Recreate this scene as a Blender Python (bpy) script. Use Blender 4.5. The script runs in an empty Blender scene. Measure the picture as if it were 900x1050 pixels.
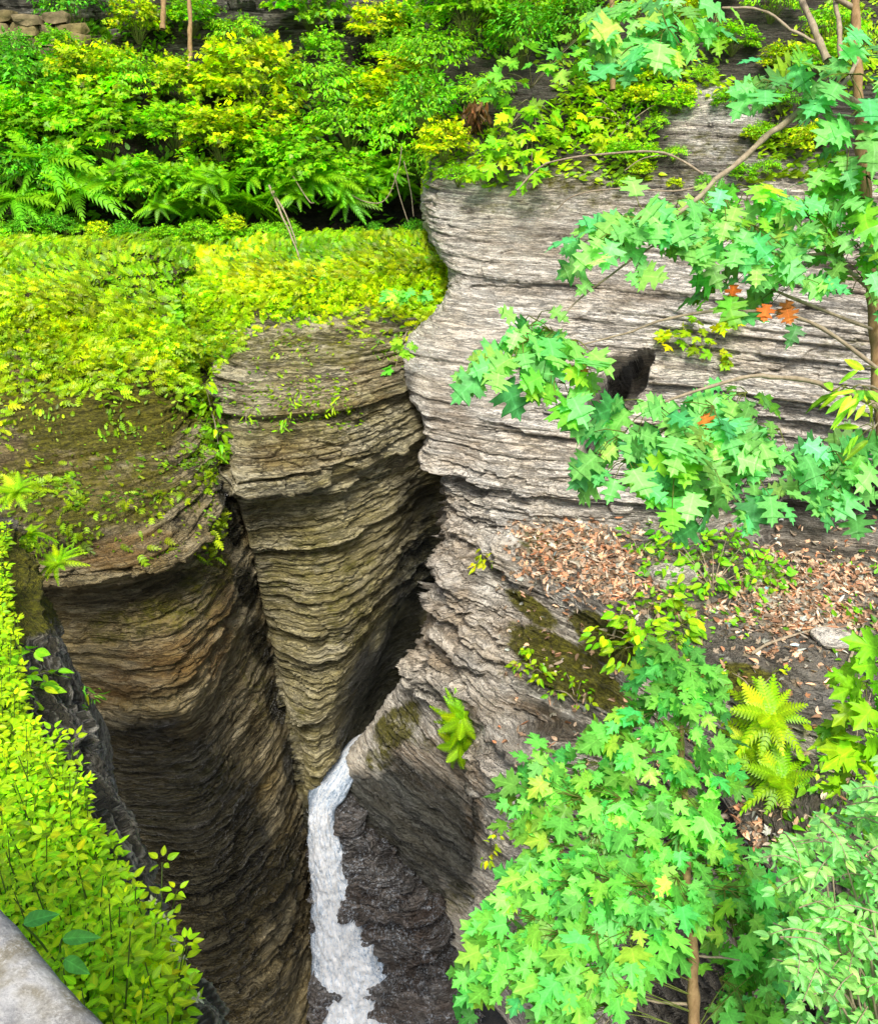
import bpy, math, random
import numpy as np

rng = np.random.default_rng(7)
random.seed(7)
scene = bpy.context.scene
COL = scene.collection

# ------------------------------------------------------------------ camera
F = 909.0
PITCH = math.radians(28)
RIGHT = np.array([1.0, 0, 0])
FWD = np.array([0, math.cos(PITCH), -math.sin(PITCH)])
UP = np.array([0, math.sin(PITCH), math.cos(PITCH)])

cam_d = bpy.data.cameras.new('camera')
cam = bpy.data.objects.new('camera', cam_d)
COL.objects.link(cam)
cam.location = (0, 0, 0)
cam.rotation_euler = (math.radians(90) - PITCH, 0, 0)
cam_d.sensor_fit = 'VERTICAL'
cam_d.sensor_height = 24
cam_d.lens = 24 * F / 1050
cam_d.clip_end = 1000
cam_d.clip_start = 0.05
scene.camera = cam


def at(px, py, d):
    px, py, d = np.asarray(px, float), np.asarray(py, float), np.asarray(d, float)
    u = (px - 450) / F
    v = (525 - py) / F
    return (u[..., None] * RIGHT + FWD + v[..., None] * UP) * d[..., None]


def project(P):
    w = P @ FWD
    return 450 + F * (P @ RIGHT) / w, 525 - F * (P @ UP) / w, w


def zf(py):
    return -math.sin(PITCH) + math.cos(PITCH) * (525 - py) / F


def Z(px, py, z):          # a point of the place given by its height
    return (px, py, z / zf(py))


# ------------------------------------------------------------------ noise
def _h(ix, iy, iz, seed):
    n = (ix.astype(np.int64) * 374761393 + iy.astype(np.int64) * 668265263 + iz.astype(np.int64) * 2147483647 + seed * 1274126177) & 0xFFFFFFFF
    n = ((n ^ (n >> 13)) * 1274126177) & 0xFFFFFFFF
    n = ((n ^ (n >> 16)) * 2246822519) & 0xFFFFFFFF
    n = n ^ (n >> 15)
    return (n & 0xFFFFFF).astype(np.float64) / 0xFFFFFF


def vn(x, y, z, seed=0):
    x, y, z = np.broadcast_arrays(np.asarray(x, float), np.asarray(y, float), np.asarray(z, float))
    ix, iy, iz = np.floor(x), np.floor(y), np.floor(z)
    fx, fy, fz = x - ix, y - iy, z - iz
    fx, fy, fz = [f * f * (3 - 2 * f) for f in (fx, fy, fz)]
    r = 0
    for a in (0, 1):
        for b in (0, 1):
            for c in (0, 1):
                w = (fx if a else 1 - fx) * (fy if b else 1 - fy) * (fz if c else 1 - fz)
                r = r + w * _h(ix + a, iy + b, iz + c, seed)
    return r * 2 - 1


def fbm(P, f, octv=4, seed=0, zs=1.0):
    r, a, s = 0, 1.0, 0
    for o in range(octv):
        k = f * 2.03 ** o
        r = r + a * vn(P[..., 0] * k + 13.1 * o, P[..., 1] * k + 7.7 * o, P[..., 2] * k * zs + 3.3 * o, seed + o)
        s += a
        a *= .5
    return r / s


def sstep(a, b, x):
    t = np.clip((x - a) / (b - a), 0, 1)
    return t * t * (3 - 2 * t)


def nrmz(v):
    return v / np.maximum(np.linalg.norm(v, axis=-1, keepdims=True), 1e-9)


# ------------------------------------------------------------------ objects
def props(o, label=None, cat=None, group=None, kind=None):
    if label: o['label'] = label
    if cat: o['category'] = cat
    if group: o['group'] = group
    if kind: o['kind'] = kind
    return o


def empty(name, loc=(0, 0, 0)):
    o = bpy.data.objects.new(name, None)
    o.empty_display_size = .1
    o.location = loc
    COL.objects.link(o)
    return o


def mesh_obj(name, V, tris=None, quads=None, mat=None, parent=None, attrs=None, smooth=True, origin=None):
    V = np.asarray(V, float)
    if origin is not None:
        V = V - np.asarray(origin, float)
    nt = 0 if tris is None else len(tris)
    nq = 0 if quads is None else len(quads)
    me = bpy.data.meshes.new(name)
    me.vertices.add(len(V))
    me.vertices.foreach_set('co', V.astype(np.float32).ravel())
    loops = np.concatenate(([np.asarray(quads).ravel()] if nq else []) + ([np.asarray(tris).ravel()] if nt else [])).astype(np.int32)
    me.loops.add(len(loops))
    me.loops.foreach_set('vertex_index', loops)
    starts = np.concatenate([np.arange(nq) * 4, nq * 4 + np.arange(nt) * 3]).astype(np.int32)
    me.polygons.add(nq + nt)
    me.polygons.foreach_set('loop_start', starts)
    if smooth:
        me.polygons.foreach_set('use_smooth', np.ones(nq + nt, bool))
    for k, a in (attrs or {}).items():
        a = np.asarray(a, np.float32)
        if a.ndim == 1:
            me.attributes.new(k, 'FLOAT', 'POINT').data.foreach_set('value', a)
        else:
            at4 = np.ones((len(a), 4), np.float32)
            at4[:, :3] = a
            me.attributes.new(k, 'FLOAT_COLOR', 'POINT').data.foreach_set('color', at4.ravel())
    me.update()
    me.validate()
    if mat: me.materials.append(mat)
    o = bpy.data.objects.new(name, me)
    COL.objects.link(o)
    if parent: o.parent = parent
    if origin is not None and parent is None: o.location = origin
    return o


def copy_thing(o, loc=None, rot=None, scl=None, parent=None):
    c = o.copy()
    COL.objects.link(c)
    c.parent = parent
    if loc is not None: c.location = loc
    if rot is not None: c.rotation_euler = rot
    if scl is not None: c.scale = scl
    for ch in list(o.children):
        copy_thing(ch, parent=c)
    return c


# ------------------------------------------------------------------ materials
def srgb(r, g, b):
    c = np.array([r, g, b], float) / 255
    return np.where(c <= .04045, c / 12.92, ((c + .055) / 1.055) ** 2.4)


class NT:
    def __init__(self, name):
        self.m = bpy.data.materials.new(name)
        self.m.use_nodes = True
        self.t = self.m.node_tree
        self.t.nodes.clear()
        self.out = self.n('ShaderNodeOutputMaterial')

    def n(self, typ, **kw):
        nd = self.t.nodes.new(typ)
        for k, v in kw.items():
            setattr(nd, k, v)
        return nd

    def l(self, a, b):
        self.t.links.new(a, b)

    def setin(self, sock, v):
        if hasattr(v, 'is_output'):
            self.l(v, sock)
        elif isinstance(v, (tuple, list, np.ndarray)) and len(v) == 3 and sock.type == 'RGBA':
            sock.default_value = (*v, 1)
        else:
            sock.default_value = v

    def attr(self, name):
        return self.n('ShaderNodeAttribute', attribute_name=name)

    def pos(self, scale):
        g = self.n('ShaderNodeNewGeometry')
        mp = self.n('ShaderNodeMapping')
        mp.inputs['Scale'].default_value = scale
        self.l(g.outputs['Position'], mp.inputs['Vector'])
        return mp.outputs['Vector']

    def obj(self, scale):
        g = self.n('ShaderNodeTexCoord')
        mp = self.n('ShaderNodeMapping')
        mp.inputs['Scale'].default_value = scale
        self.l(g.outputs['Object'], mp.inputs['Vector'])
        return mp.outputs['Vector']

    def noise(self, vec, scale=1, detail=6, rough=.6, dist=0.0):
        nd = self.n('ShaderNodeTexNoise')
        self.l(vec, nd.inputs['Vector'])
        nd.inputs['Scale'].default_value = scale
        nd.inputs['Detail'].default_value = detail
        nd.inputs['Roughness'].default_value = rough
        nd.inputs['Distortion'].default_value = dist
        return nd.outputs['Fac']

    def ramp(self, fac, stops):
        nd = self.n('ShaderNodeValToRGB')
        el = nd.color_ramp.elements
        while len(el) < len(stops): el.new(.5)
        for e, (p, c) in zip(el, stops):
            e.position = p
            if not hasattr(c, '__len__'): c = (c, c, c)
            e.color = (*c, 1)
        self.l(fac, nd.inputs['Fac'])
        return nd.outputs['Color']

    def mix(self, fac, a, b, blend='MIX'):
        nd = self.n('ShaderNodeMix', data_type='RGBA', blend_type=blend)
        self.setin(nd.inputs[0], fac)
        self.setin(nd.inputs[6], a)
        self.setin(nd.inputs[7], b)
        return nd.outputs[2]

    def math(self, op, a, b=None, clamp=False):
        nd = self.n('ShaderNodeMath', operation=op, use_clamp=clamp)
        self.setin(nd.inputs[0], a)
        if b is not None: self.setin(nd.inputs[1], b)
        return nd.outputs[0]

    def bump(self, h, strength, dist, normal=None):
        nd = self.n('ShaderNodeBump')
        nd.inputs['Strength'].default_value = strength
        nd.inputs['Distance'].default_value = dist
        self.l(h, nd.inputs['Height'])
        if normal is not None: self.l(normal, nd.inputs['Normal'])
        return nd.outputs['Normal']

    def bsdf(self, color, rough=.8, normal=None, spec=.3):
        nd = self.n('ShaderNodeBsdfPrincipled')
        self.setin(nd.inputs['Base Color'], color)
        self.setin(nd.inputs['Roughness'], rough)
        self.setin(nd.inputs['Specular IOR Level'], spec)
        if normal is not None: self.l(normal, nd.inputs['Normal'])
        return nd.outputs[0]

    def done(self, sh):
        self.l(sh, self.out.inputs['Surface'])
        return self.m


def rock_material(name, dark, mid, light, warm, zscale=15, crack=.8, gloss=0, gain=1.15):
    t = NT(name)
    a = t.attr('paint')                   # r moss, g wet rock and painted shade, b warm stain
    sep = t.n('ShaderNodeSeparateColor')
    t.l(a.outputs['Color'], sep.inputs[0])
    moss, wet, stain = sep.outputs
    soil = t.attr('soil').outputs['Fac']
    tone = t.attr('tone').outputs['Fac']
    big = t.noise(t.pos((.8, .8, 1.3)), 1, 5, .6)
    lay = t.noise(t.pos((1.3, 1.3, zscale)), 1, 9, .72, .15)
    fine = t.noise(t.pos((7, 7, 46)), 1, 6, .75)
    blot = t.noise(t.pos((2.6, 2.6, 4)), 1, 9, .75, .4)
    grit = t.noise(t.pos((34, 34, 44)), 1, 6, .75)
    c = t.ramp(t.math('ADD', lay, t.math('MULTIPLY', tone, .09)), [(.32, dark), (.45, mid), (.60, light), (.72, mid)])
    c = t.mix(t.ramp(big, [(.42, 0), (.64, .85)]), c, t.mix(.55, c, warm))
    c = t.mix(t.ramp(blot, [(.53, 0), (.66, .55)]), c, light)
    c = t.mix(t.ramp(blot, [(.32, .7), (.44, 0)]), c, t.mix(.5, c, dark))
    c = t.mix(.6, c, t.ramp(fine, [(.30, .15), (.46, .85), (.70, 1.25)]), 'MULTIPLY')
    c = t.mix(.55, c, t.ramp(grit, [(.32, .30), (.5, 1), (.72, 1.4)]), 'MULTIPLY')
    ck = t.noise(t.pos((.9, .9, 13)), 1, 5, .62, .25)
    ck2 = t.noise(t.pos((2.2, 2.2, 30)), 1, 4, .6, .2)
    cr = t.math('MINIMUM', t.math('ABSOLUTE', t.math('SUBTRACT', ck, .5)), t.math('MULTIPLY', t.math('ABSOLUTE', t.math('SUBTRACT', ck2, .47)), .8))
    crf = t.ramp(cr, [(.0, .10), (.012, .45), (.03, 1)])
    ckm = t.ramp(t.noise(t.pos((.6, .6, .9)), 1, 4, .6), [(.38, .15), (.6, 1)])
    c = t.mix(t.math('MULTIPLY', ckm, crack), c, crf, 'MULTIPLY')
    c = t.mix(1, c, (gain, gain, gain), 'MULTIPLY')
    # rust stain
    sn = t.noise(t.pos((1.5, 1.5, 9)), 1, 7, .7)
    sf = t.math('MULTIPLY', stain, t.ramp(sn, [(.36, .1), (.6, 1)]))
    c = t.mix(sf, c, t.mix(grit, (.13, .07, .02), (.52, .29, .08)))
    # soil
    so = t.ramp(t.noise(t.pos((9, 9, 9)), 1, 8, .75), [(.3, (.012, .010, .006)), (.55, (.05, .042, .022)), (.8, (.13, .10, .06))])
    c = t.mix(soil, c, so)
    # moss / algae
    mn = t.noise(t.pos((4, 4, 7)), 1, 8, .75)
    mf = t.math('MULTIPLY', t.ramp(t.math('ADD', moss, t.math('MULTIPLY', t.math('SUBTRACT', mn, .5), 1.1)), [(.38, 0), (.62, 1)]), .93)
    mc = t.ramp(t.noise(t.pos((14, 14, 20)), 1, 6, .75), [(.3, (.035, .035, .004)), (.5, (.16, .15, .008)), (.7, (.36, .34, .016))])
    c = t.mix(mf, c, mc)
    # wet, dark algae film; also the shade painted into recesses
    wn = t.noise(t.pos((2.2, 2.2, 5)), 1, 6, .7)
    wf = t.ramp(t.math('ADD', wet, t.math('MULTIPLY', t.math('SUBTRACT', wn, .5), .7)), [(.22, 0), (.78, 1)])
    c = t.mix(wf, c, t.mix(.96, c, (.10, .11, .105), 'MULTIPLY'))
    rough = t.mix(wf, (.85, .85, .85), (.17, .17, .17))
    h = t.math('ADD', t.math('ADD', t.math('MULTIPLY', fine, .6), t.math('MULTIPLY', crf, .5)), t.math('ADD', t.math('MULTIPLY', blot, .8), t.math('MULTIPLY', grit, .4)))
    nrm = t.bump(h, 1.0, .13)
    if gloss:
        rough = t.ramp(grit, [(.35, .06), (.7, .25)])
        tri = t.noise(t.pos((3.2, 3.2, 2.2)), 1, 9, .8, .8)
        glint2 = t.noise(t.pos((26, 26, 10)), 1, 6, .8)
        c = t.mix(t.math('MULTIPLY', t.ramp(tri, [(.46, 0), (.60, 1)]), t.ramp(glint2, [(.50, 0), (.60, 1)])), c, (.72, .80, .90))  # pale blue-white glints painted into the colour
    return t.done(t.bsdf(c, rough, nrm, t.math('ADD', .3 + .3 * gloss, t.math('MULTIPLY', t.math('MULTIPLY', wf, wf), .65))))


def leaf_material(name='leaf', trans=.36, gloss=.42):
    t = NT(name)
    a = t.attr('leafcol').outputs['Color']
    oi = t.n('ShaderNodeObjectInfo').outputs['Random']
    nz = t.noise(t.pos((40, 40, 40)), 1, 3, .6)
    lf = t.n('ShaderNodeSeparateXYZ')
    t.l(t.attr('lf').outputs['Vector'], lf.inputs[0])
    ax = t.math('ABSOLUTE', t.math('SUBTRACT', lf.outputs[0], .5))
    vph = t.math('FRACT', t.math('MULTIPLY', t.math('SUBTRACT', lf.outputs[1], t.math('MULTIPLY', ax, .75)), 6.5))
    vein = t.math('MAXIMUM', t.ramp(ax, [(.012, 1), (.035, 0)]), t.math('MULTIPLY', t.ramp(t.math('ABSOLUTE', t.math('SUBTRACT', vph, .5)), [(.03, 1), (.13, 0)]), .55))
    a = t.mix(t.math('MULTIPLY', vein, .45), a, t.mix(1.0, a, (1.7, 1.5, 1.9), 'MULTIPLY'))
    blem = t.noise(t.pos((55, 55, 55)), 1, 5, .7)
    a = t.mix(t.ramp(t.math('ADD', blem, t.math('MULTIPLY', lf.outputs[2], .10)), [(.74, 0), (.80, .75)]), a, (.30, .20, .04))
    c = t.mix(1.0, a, t.ramp(nz, [(.3, .78), (.7, 1.18)]), 'MULTIPLY')
    c = t.mix(1.0, c, t.ramp(oi, [(0, (.82, .88, .8)), (.5, (1, 1, 1)), (1, (1.22, 1.08, .9))]), 'MULTIPLY')
    p = t.bsdf(c, gloss, None, .35)
    tr = t.n('ShaderNodeBsdfTranslucent')
    t.l(t.mix(1.0, c, (1.25, 1.12, .5), 'MULTIPLY'), tr.inputs['Color'])
    mx = t.n('ShaderNodeMixShader')
    mx.inputs[0].default_value = trans
    t.l(p, mx.inputs[1])
    t.l(tr.outputs[0], mx.inputs[2])
    return t.done(mx.outputs[0])


def bark_material(name, c1, c2):
    t = NT(name)
    nz = t.noise(t.obj((25, 25, 6)), 1, 7, .7)
    c = t.ramp(nz, [(.3, c1), (.7, c2)])
    return t.done(t.bsdf(c, .85, t.bump(nz, .7, .01), .2))


M_RIGHT = rock_material('right_rock', (.27, .24, .19), (.66, .605, .51), (.90, .86, .76), (.74, .60, .41), 12, .6, 0, 1.42)
M_BUTT = rock_material('buttress_rock', (.065, .052, .028), (.31, .25, .125), (.61, .52, .32), (.45, .31, .085), 9)
M_FAR = rock_material('far_rock', (.085, .072, .036), (.41, .355, .18), (.72, .65, .43), (.47, .39, .10), 9)
M_NEAR = rock_material('near_rock', (.10, .09, .075), (.34, .31, .255), (.62, .58, .49), (.36, .30, .17), 9)
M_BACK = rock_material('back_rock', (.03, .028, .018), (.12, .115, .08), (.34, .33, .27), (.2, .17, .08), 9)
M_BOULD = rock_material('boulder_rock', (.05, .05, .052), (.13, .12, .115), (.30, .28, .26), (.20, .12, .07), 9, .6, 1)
M_LEAF = leaf_material('leaf')
M_DRY = leaf_material('dry_leaf', .18, .7)
M_BARK = bark_material('bark', (.20, .12, .05), (.46, .31, .15))
M_TWIG = bark_material('twig_bark', (.22, .17, .10), (.52, .43, .30))
M_STEM = bark_material('green_stem', (.08, .12, .02), (.22, .27, .06))


# ------------------------------------------------------------------ rock sheets
def crw(ts, n):                                  # Catmull-Rom weights
    W = np.zeros((len(ts), n))
    for r, t in enumerate(ts):
        i = min(int(t), n - 2)
        f = t - i
        w = (.5 * (-f + 2 * f * f - f ** 3), .5 * (2 - 5 * f * f + 3 * f ** 3), .5 * (f + 4 * f * f - 3 * f ** 3), .5 * (-f * f + f ** 3))
        for k, ww in zip((i - 1, i, i + 1, i + 2), w):
            W[r, min(max(k, 0), n - 1)] += ww
    return W


def grid_normals(P):
    du = np.gradient(P, axis=1)
    dv = np.gradient(P, axis=0)
    return nrmz(np.cross(dv, du))


def strata(P, seed, levels, along=(.7, -.7), wav=1.0):
    z = P[..., 2] + wav * (.05 * fbm(P, .4, 2, seed + 50) + .014 * fbm(P, 2.6, 3, seed + 60))
    sl = P[..., 0] * along[0] + P[..., 1] * along[1]
    disp = np.zeros(z.shape)
    tone = np.zeros(z.shape)
    rough = .25 + 1.25 * np.clip(.5 + 1.25 * fbm(P, .5, 3, seed + 70), 0, 1)
    for li, (th, amp, f) in enumerate(levels):
        sd = seed + 100 * li
        u = z / th
        u = u + .38 * vn(u * .5, 0 * u, 0 * u, sd + 1) + .16 * fbm(P, f * .8, 2, sd + 5)
        ix = np.floor(u)
        fr = u - ix
        off = vn(P[..., 0] * f, P[..., 1] * f, ix * 7.31 + .5, sd + 2)
        bl = np.floor(sl * f * 1.7 + 9 * _h(ix, ix * 0, ix * 0, sd + 6) + .9 * vn(sl * f * 3, ix * .37, z * 6, sd + 7))
        blk = _h(ix, bl, ix * 0, sd + 3) * 2 - 1
        bed = _h(ix, ix * 0, ix * 0, sd + 4) * 2 - 1
        gw = min(.5, .06 / th)
        groove = np.clip((np.abs(2 * fr - 1) - (1 - gw)) / gw, 0, 1)
        # the lower edge of each bed juts out, its top weathers back
        tilt = (.5 - fr) * .5
        disp += amp * rough * (.30 * off + .62 * blk + .62 * bed + tilt * 1.3 - .6 * groove)
        tone += (.5, .3, .2, .2)[li] * (.6 * bed + .6 * blk)
    return disp, tone


LEV = [(.62, .09, .5), (.2, .08, 1.0), (.08, .048, 2.0), (.035, .018, 5)]
SHEETS = {}


def sheet(name, rows, seed, levels=LEV, mat=None, step=1.5, along=(.7, -.7), flip=False, rough=.10, ampf=None, extra=None, paint=None, soil=None, base_moss=0.0, base_wet=0.0):
    C = np.array([[at(*p) for p in r] for r in rows])
    pix = np.array([[(p[0], p[1]) for p in r] for r in rows], float)

    def ts(axis):
        dd = np.linalg.norm(np.diff(pix, axis=axis), axis=-1).mean(axis=1 - axis)
        out = []
        for i, L in enumerate(dd):
            k = max(3, int(L / (step * (.68 if axis == 0 else 1))))
            out += [i + j / k for j in range(k)]
        return np.array(out + [len(dd) - 1e-6 if False else float(len(dd))])
    tr, tc = ts(0), ts(1)
    Wr, Wc = crw(tr, C.shape[0]), crw(tc, C.shape[1])
    P = np.einsum('ri,ijk,cj->rck', Wr, C, Wc)
    N = grid_normals(P)
    if flip: N = -N
    # make sure they face the camera side on average
    if np.mean(np.sum(N * -P, -1)) < 0: N = -N
    px, py, w = project(P)
    if extra is not None:
        P = P + N * extra(px, py, P)[..., None]
    hor = nrmz(N * np.array([1, 1, .35]))
    steep = np.sqrt(np.clip(1 - N[..., 2] ** 2, 0, 1))
    amp = np.clip(steep * 1.3 - .1, .45, 1)
    if ampf is not None: amp = amp * ampf(px, py, P)
    D, tone = strata(P, seed, levels, along)
    D = D * amp + rough * fbm(P, 1.3, 5, seed + 9) + .25 * rough * fbm(P, 9, 3, seed + 19)
    P = P + hor * D[..., None]
    N = grid_normals(P)
    if np.mean(np.sum(N * -P, -1)) < 0: N = -N
    px, py, w = project(P)
    R, K = P.shape[:2]
    pa = np.zeros((R, K, 3))
    pa[..., 0] = base_moss
    pa[..., 1] = base_wet
    so = np.zeros((R, K))
    for (ch, cx, cy, rx, ry, rot, s) in (paint or []):
        a = math.radians(rot)
        x, y = px - cx, py - cy
        x2, y2 = x * math.cos(a) + y * math.sin(a), -x * math.sin(a) + y * math.cos(a)
        v = s * (1 - sstep(.55, 1.25, np.sqrt((x2 / rx) ** 2 + (y2 / ry) ** 2) + .42 * fbm(P, 1.5, 4, 77)))
        if ch == 's': so = np.maximum(so, v)
        else:
            k = 'mwo'.index(ch)
            pa[..., k] = np.maximum(pa[..., k], v)
    if soil is not None: so = np.maximum(so, soil(px, py, P, N))
    idx = np.arange(R * K).reshape(R, K)
    q = np.stack([idx[:-1, :-1], idx[1:, :-1], idx[1:, 1:], idx[:-1, 1:]], -1).reshape(-1, 4)
    SHEETS[name] = dict(P=P, N=N, px=px, py=py, w=w, so=so)
    return mesh_obj(name if False else 'rock_cliff', P.reshape(-1, 3), None, q, mat, None, dict(paint=pa.reshape(-1, 3), soil=so.ravel(), tone=tone.ravel()), False)


# --- near left buttress (A)
A_rows = [
    [(-80, 235, 15.5), (0, 235, 15.5), (70, 235, 15.5), (120, 235, 15.5), (160, 235, 15.6), (185, 235, 15.7), (200, 235, 15.9), (215, 235, 16.5)],
    [(-80, 320, 13.2), (0, 320, 13.4), (70, 320, 13.5), (120, 320, 13.6), (160, 322, 13.7), (182, 325, 13.9), (192, 328, 14.2), (210, 330, 15)],
    [(-80, 385, 12.3), (0, 385, 12.5), (70, 388, 12.6), (120, 390, 12.6), (160, 392, 12.7), (185, 395, 13.0), (200, 398, 13.4), (220, 400, 14.4)],
    [(-80, 450, 11.3), (0, 455, 11.5), (70, 460, 11.6), (130, 462, 11.7), (180, 455, 12.0), (205, 448, 12.4), (218, 445, 12.9), (238, 445, 14)],
    [(-80, 530, 10.3), (0, 535, 10.4), (70, 540, 10.5), (130, 540, 10.7), (185, 525, 11.2), (215, 510, 11.7), (230, 503, 12.3), (250, 500, 13.5)],
    [Z(-80, 600, -5.45), Z(0, 598, -5.45), Z(75, 600, -5.5), Z(140, 590, -5.5), Z(195, 562, -5.5), Z(222, 532, -5.55), Z(236, 518, -5.75), Z(256, 512, -6.2)],
    [Z(-80, 606, -5.95), Z(0, 606, -5.95), Z(75, 608, -5.98), Z(140, 600, -5.98), Z(197, 572, -5.95), Z(225, 542, -5.95), Z(240, 528, -6.05), Z(258, 522, -6.5)],
    [Z(-80, 660, -6.7), Z(0, 660, -6.7), Z(75, 662, -6.7), Z(145, 668, -6.7), Z(190, 655, -6.7), Z(228, 605, -6.7), Z(250, 575, -6.75), Z(272, 560, -7.2)],
    [Z(-80, 715, -7.55), Z(0, 715, -7.55), Z(80, 722, -7.55), Z(140, 738, -7.6), Z(195, 730, -7.6), Z(238, 670, -7.6), Z(262, 625, -7.65), Z(285, 605, -8.2)],
    [Z(-80, 728, -8.1), Z(0, 728, -8.1), Z(80, 734, -8.1), Z(140, 748, -8.15), Z(197, 740, -8.1), Z(240, 682, -7.95), Z(264, 636, -7.9), Z(287, 616, -8.4)],
    [Z(-80, 800, -9.4), Z(0, 800, -9.4), Z(85, 805, -9.45), Z(140, 815, -9.5), Z(205, 805, -9.4), Z(252, 740, -9.2), Z(278, 690, -9.05), Z(302, 670, -9.8)],
    [Z(-80, 880, -11.2), Z(0, 880, -11.2), Z(100, 885, -11.25), Z(150, 890, -11.25), Z(215, 885, -11.1), Z(265, 830, -10.95), Z(293, 780, -10.85), Z(318, 760, -11.8)],
    [Z(-80, 965, -13), Z(0, 965, -13), Z(100, 968, -13), Z(160, 970, -13), Z(225, 965, -13), Z(280, 920, -13), Z(308, 870, -13), Z(335, 850, -14)],
    [Z(-80, 1065, -15.6), Z(0, 1065, -15.6), Z(100, 1068, -15.6), Z(170, 1068, -15.6), Z(240, 1065, -15.6), Z(290, 1040, -15.7), Z(314, 1000, -15.8), Z(345, 980, -16.8)],
    [Z(-80, 1120, -17.6), Z(0, 1120, -17.6), Z(100, 1120, -17.6), Z(170, 1120, -17.6), Z(245, 1120, -17.6), Z(296, 1100, -17.6), Z(322, 1065, -17.6), Z(352, 1045, -18)],
]
smoothA = lambda px, py, P: np.where(py > 590, .95, 1.5) * (1 - .3 * sstep(720, 780, py) * (1 - sstep(880, 930, py)))
hum = lambda px, py, P: -.16 * (1 - sstep(225, 262, py)) + .5 * sstep(235, 270, py) * (1 - sstep(380, 430, py)) * fbm(P, .5, 3, 91) + .18 * (1 - sstep(380, 430, py)) * fbm(P, 1.7, 2, 92)
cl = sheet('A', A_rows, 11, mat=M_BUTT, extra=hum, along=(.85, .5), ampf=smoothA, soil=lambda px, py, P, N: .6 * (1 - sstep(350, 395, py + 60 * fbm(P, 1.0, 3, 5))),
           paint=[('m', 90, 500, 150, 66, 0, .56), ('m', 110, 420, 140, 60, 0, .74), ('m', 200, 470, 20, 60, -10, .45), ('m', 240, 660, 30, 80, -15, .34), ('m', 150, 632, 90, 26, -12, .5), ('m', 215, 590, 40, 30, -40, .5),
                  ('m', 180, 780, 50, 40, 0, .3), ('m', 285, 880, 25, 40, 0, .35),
                  ('w', 190, 900, 150, 155, 0, .82), ('w', 130, 800, 100, 70, -6, .88), ('w', 210, 1030, 130, 80, 0, .66), ('m', 265, 700, 24, 70, -15, .4), ('m', 210, 800, 60, 30, -20, .45), ('m', 160, 840, 60, 24, -20, .4), ('w', 140, 604, 90, 14, -12, .5),  # wet lower face, with overhang and notch shade painted in too
                  ('w', 226, 500, 6, 34, -14, .9), ('w', 240, 545, 9, 34, -14, .9), ('w', 252, 600, 13, 34, -14, .9), ('w', 268, 660, 15, 34, -14, .9), ('w', 284, 720, 15, 34, -14, .9), ('w', 298, 780, 12, 34, -14, .9), ('w', 245, 640, 22, 90, -14, .38), ('o', 150, 688, 80, 26, -20, .8), ('o', 140, 562, 60, 20, -8, .8), ('o', 225, 640, 14, 60, 10, .7), ('o', 150, 760, 60, 12, -15, .25)])  # damp flank; the dark of the crevice is shade painted through 'w'
props(cl, 'rounded brown buttress at left with mossy top and deep undercut band', 'cliff')

# --- far left wall (B)
B_rows = [
    [(170, 235, 16.5), (200, 236, 15.9), (250, 235, 15.7), (300, 235, 15.8), (350, 235, 15.9), (400, 235, 16), (450, 235, 16.2), (500, 235, 16.5)],
    [(160, 312, 15.3), (190, 314, 14.5), (240, 312, 14.2), (290, 310, 14.2), (340, 308, 14.3), (390, 305, 14.4), (450, 300, 14.7), (500, 300, 15.2)],
    [(180, 365, 14.7), (204, 362, 13.8), (245, 360, 13.4), (290, 357, 13.4), (340, 352, 13.5), (390, 345, 13.8), (440, 335, 14.3), (490, 330, 15)],
    [(198, 432, 14), (216, 430, 13.0), (250, 432, 12.7), (295, 430, 12.75), (340, 424, 12.9), (385, 412, 13.3), (430, 395, 14.0), (485, 380, 15)],
    [Z(210, 512, -5.9), Z(233, 505, -5.45), Z(262, 500, -5.45), Z(300, 494, -5.45), Z(345, 484, -5.45), Z(388, 468, -5.45), Z(428, 446, -5.45), Z(480, 435, -5.7)],
    [Z(214, 520, -6.2), Z(236, 512, -5.75), Z(263, 506, -5.75), Z(301, 500, -5.75), Z(346, 490, -5.72), Z(389, 475, -5.75), Z(430, 454, -5.75), Z(480, 442, -6.0)],
    [Z(228, 570, -7.1), Z(250, 563, -6.62), Z(275, 558, -6.6), Z(310, 555, -6.55), Z(350, 548, -6.6), Z(392, 528, -6.6), Z(432, 500, -6.6), Z(480, 485, -6.6)],
    [Z(245, 645, -8.6), Z(264, 640, -8.05), Z(285, 638, -8), Z(320, 640, -7.9), Z(358, 630, -7.9), Z(396, 605, -8.1), Z(432, 570, -8.2), Z(475, 555, -8.2)],
    [Z(262, 715, -10.1), Z(280, 712, -9.5), Z(300, 712, -9.45), Z(330, 716, -9.35), Z(362, 708, -9.5), Z(393, 680, -9.75), Z(418, 640, -9.8), Z(460, 625, -9.8)],
    [Z(285, 790, -11.7), Z(303, 790, -11.05), Z(316, 791, -11), Z(331, 788, -11), Z(350, 772, -11.1), Z(374, 740, -11.35), Z(400, 700, -11.3), Z(440, 690, -11.3)],
    [Z(300, 850, -13), Z(312, 850, -12.5), Z(320, 850, -12.5), Z(335, 840, -12.5), Z(350, 815, -12.6), Z(378, 785, -12.7), Z(410, 750, -12.7), Z(445, 740, -12.7)],
    [Z(312, 930, -15.2), Z(322, 930, -14.8), Z(330, 930, -14.8), Z(345, 920, -14.8), Z(362, 890, -14.8), Z(388, 860, -14.8), Z(418, 820, -14.8), Z(450, 800, -14.8)],
]


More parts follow.
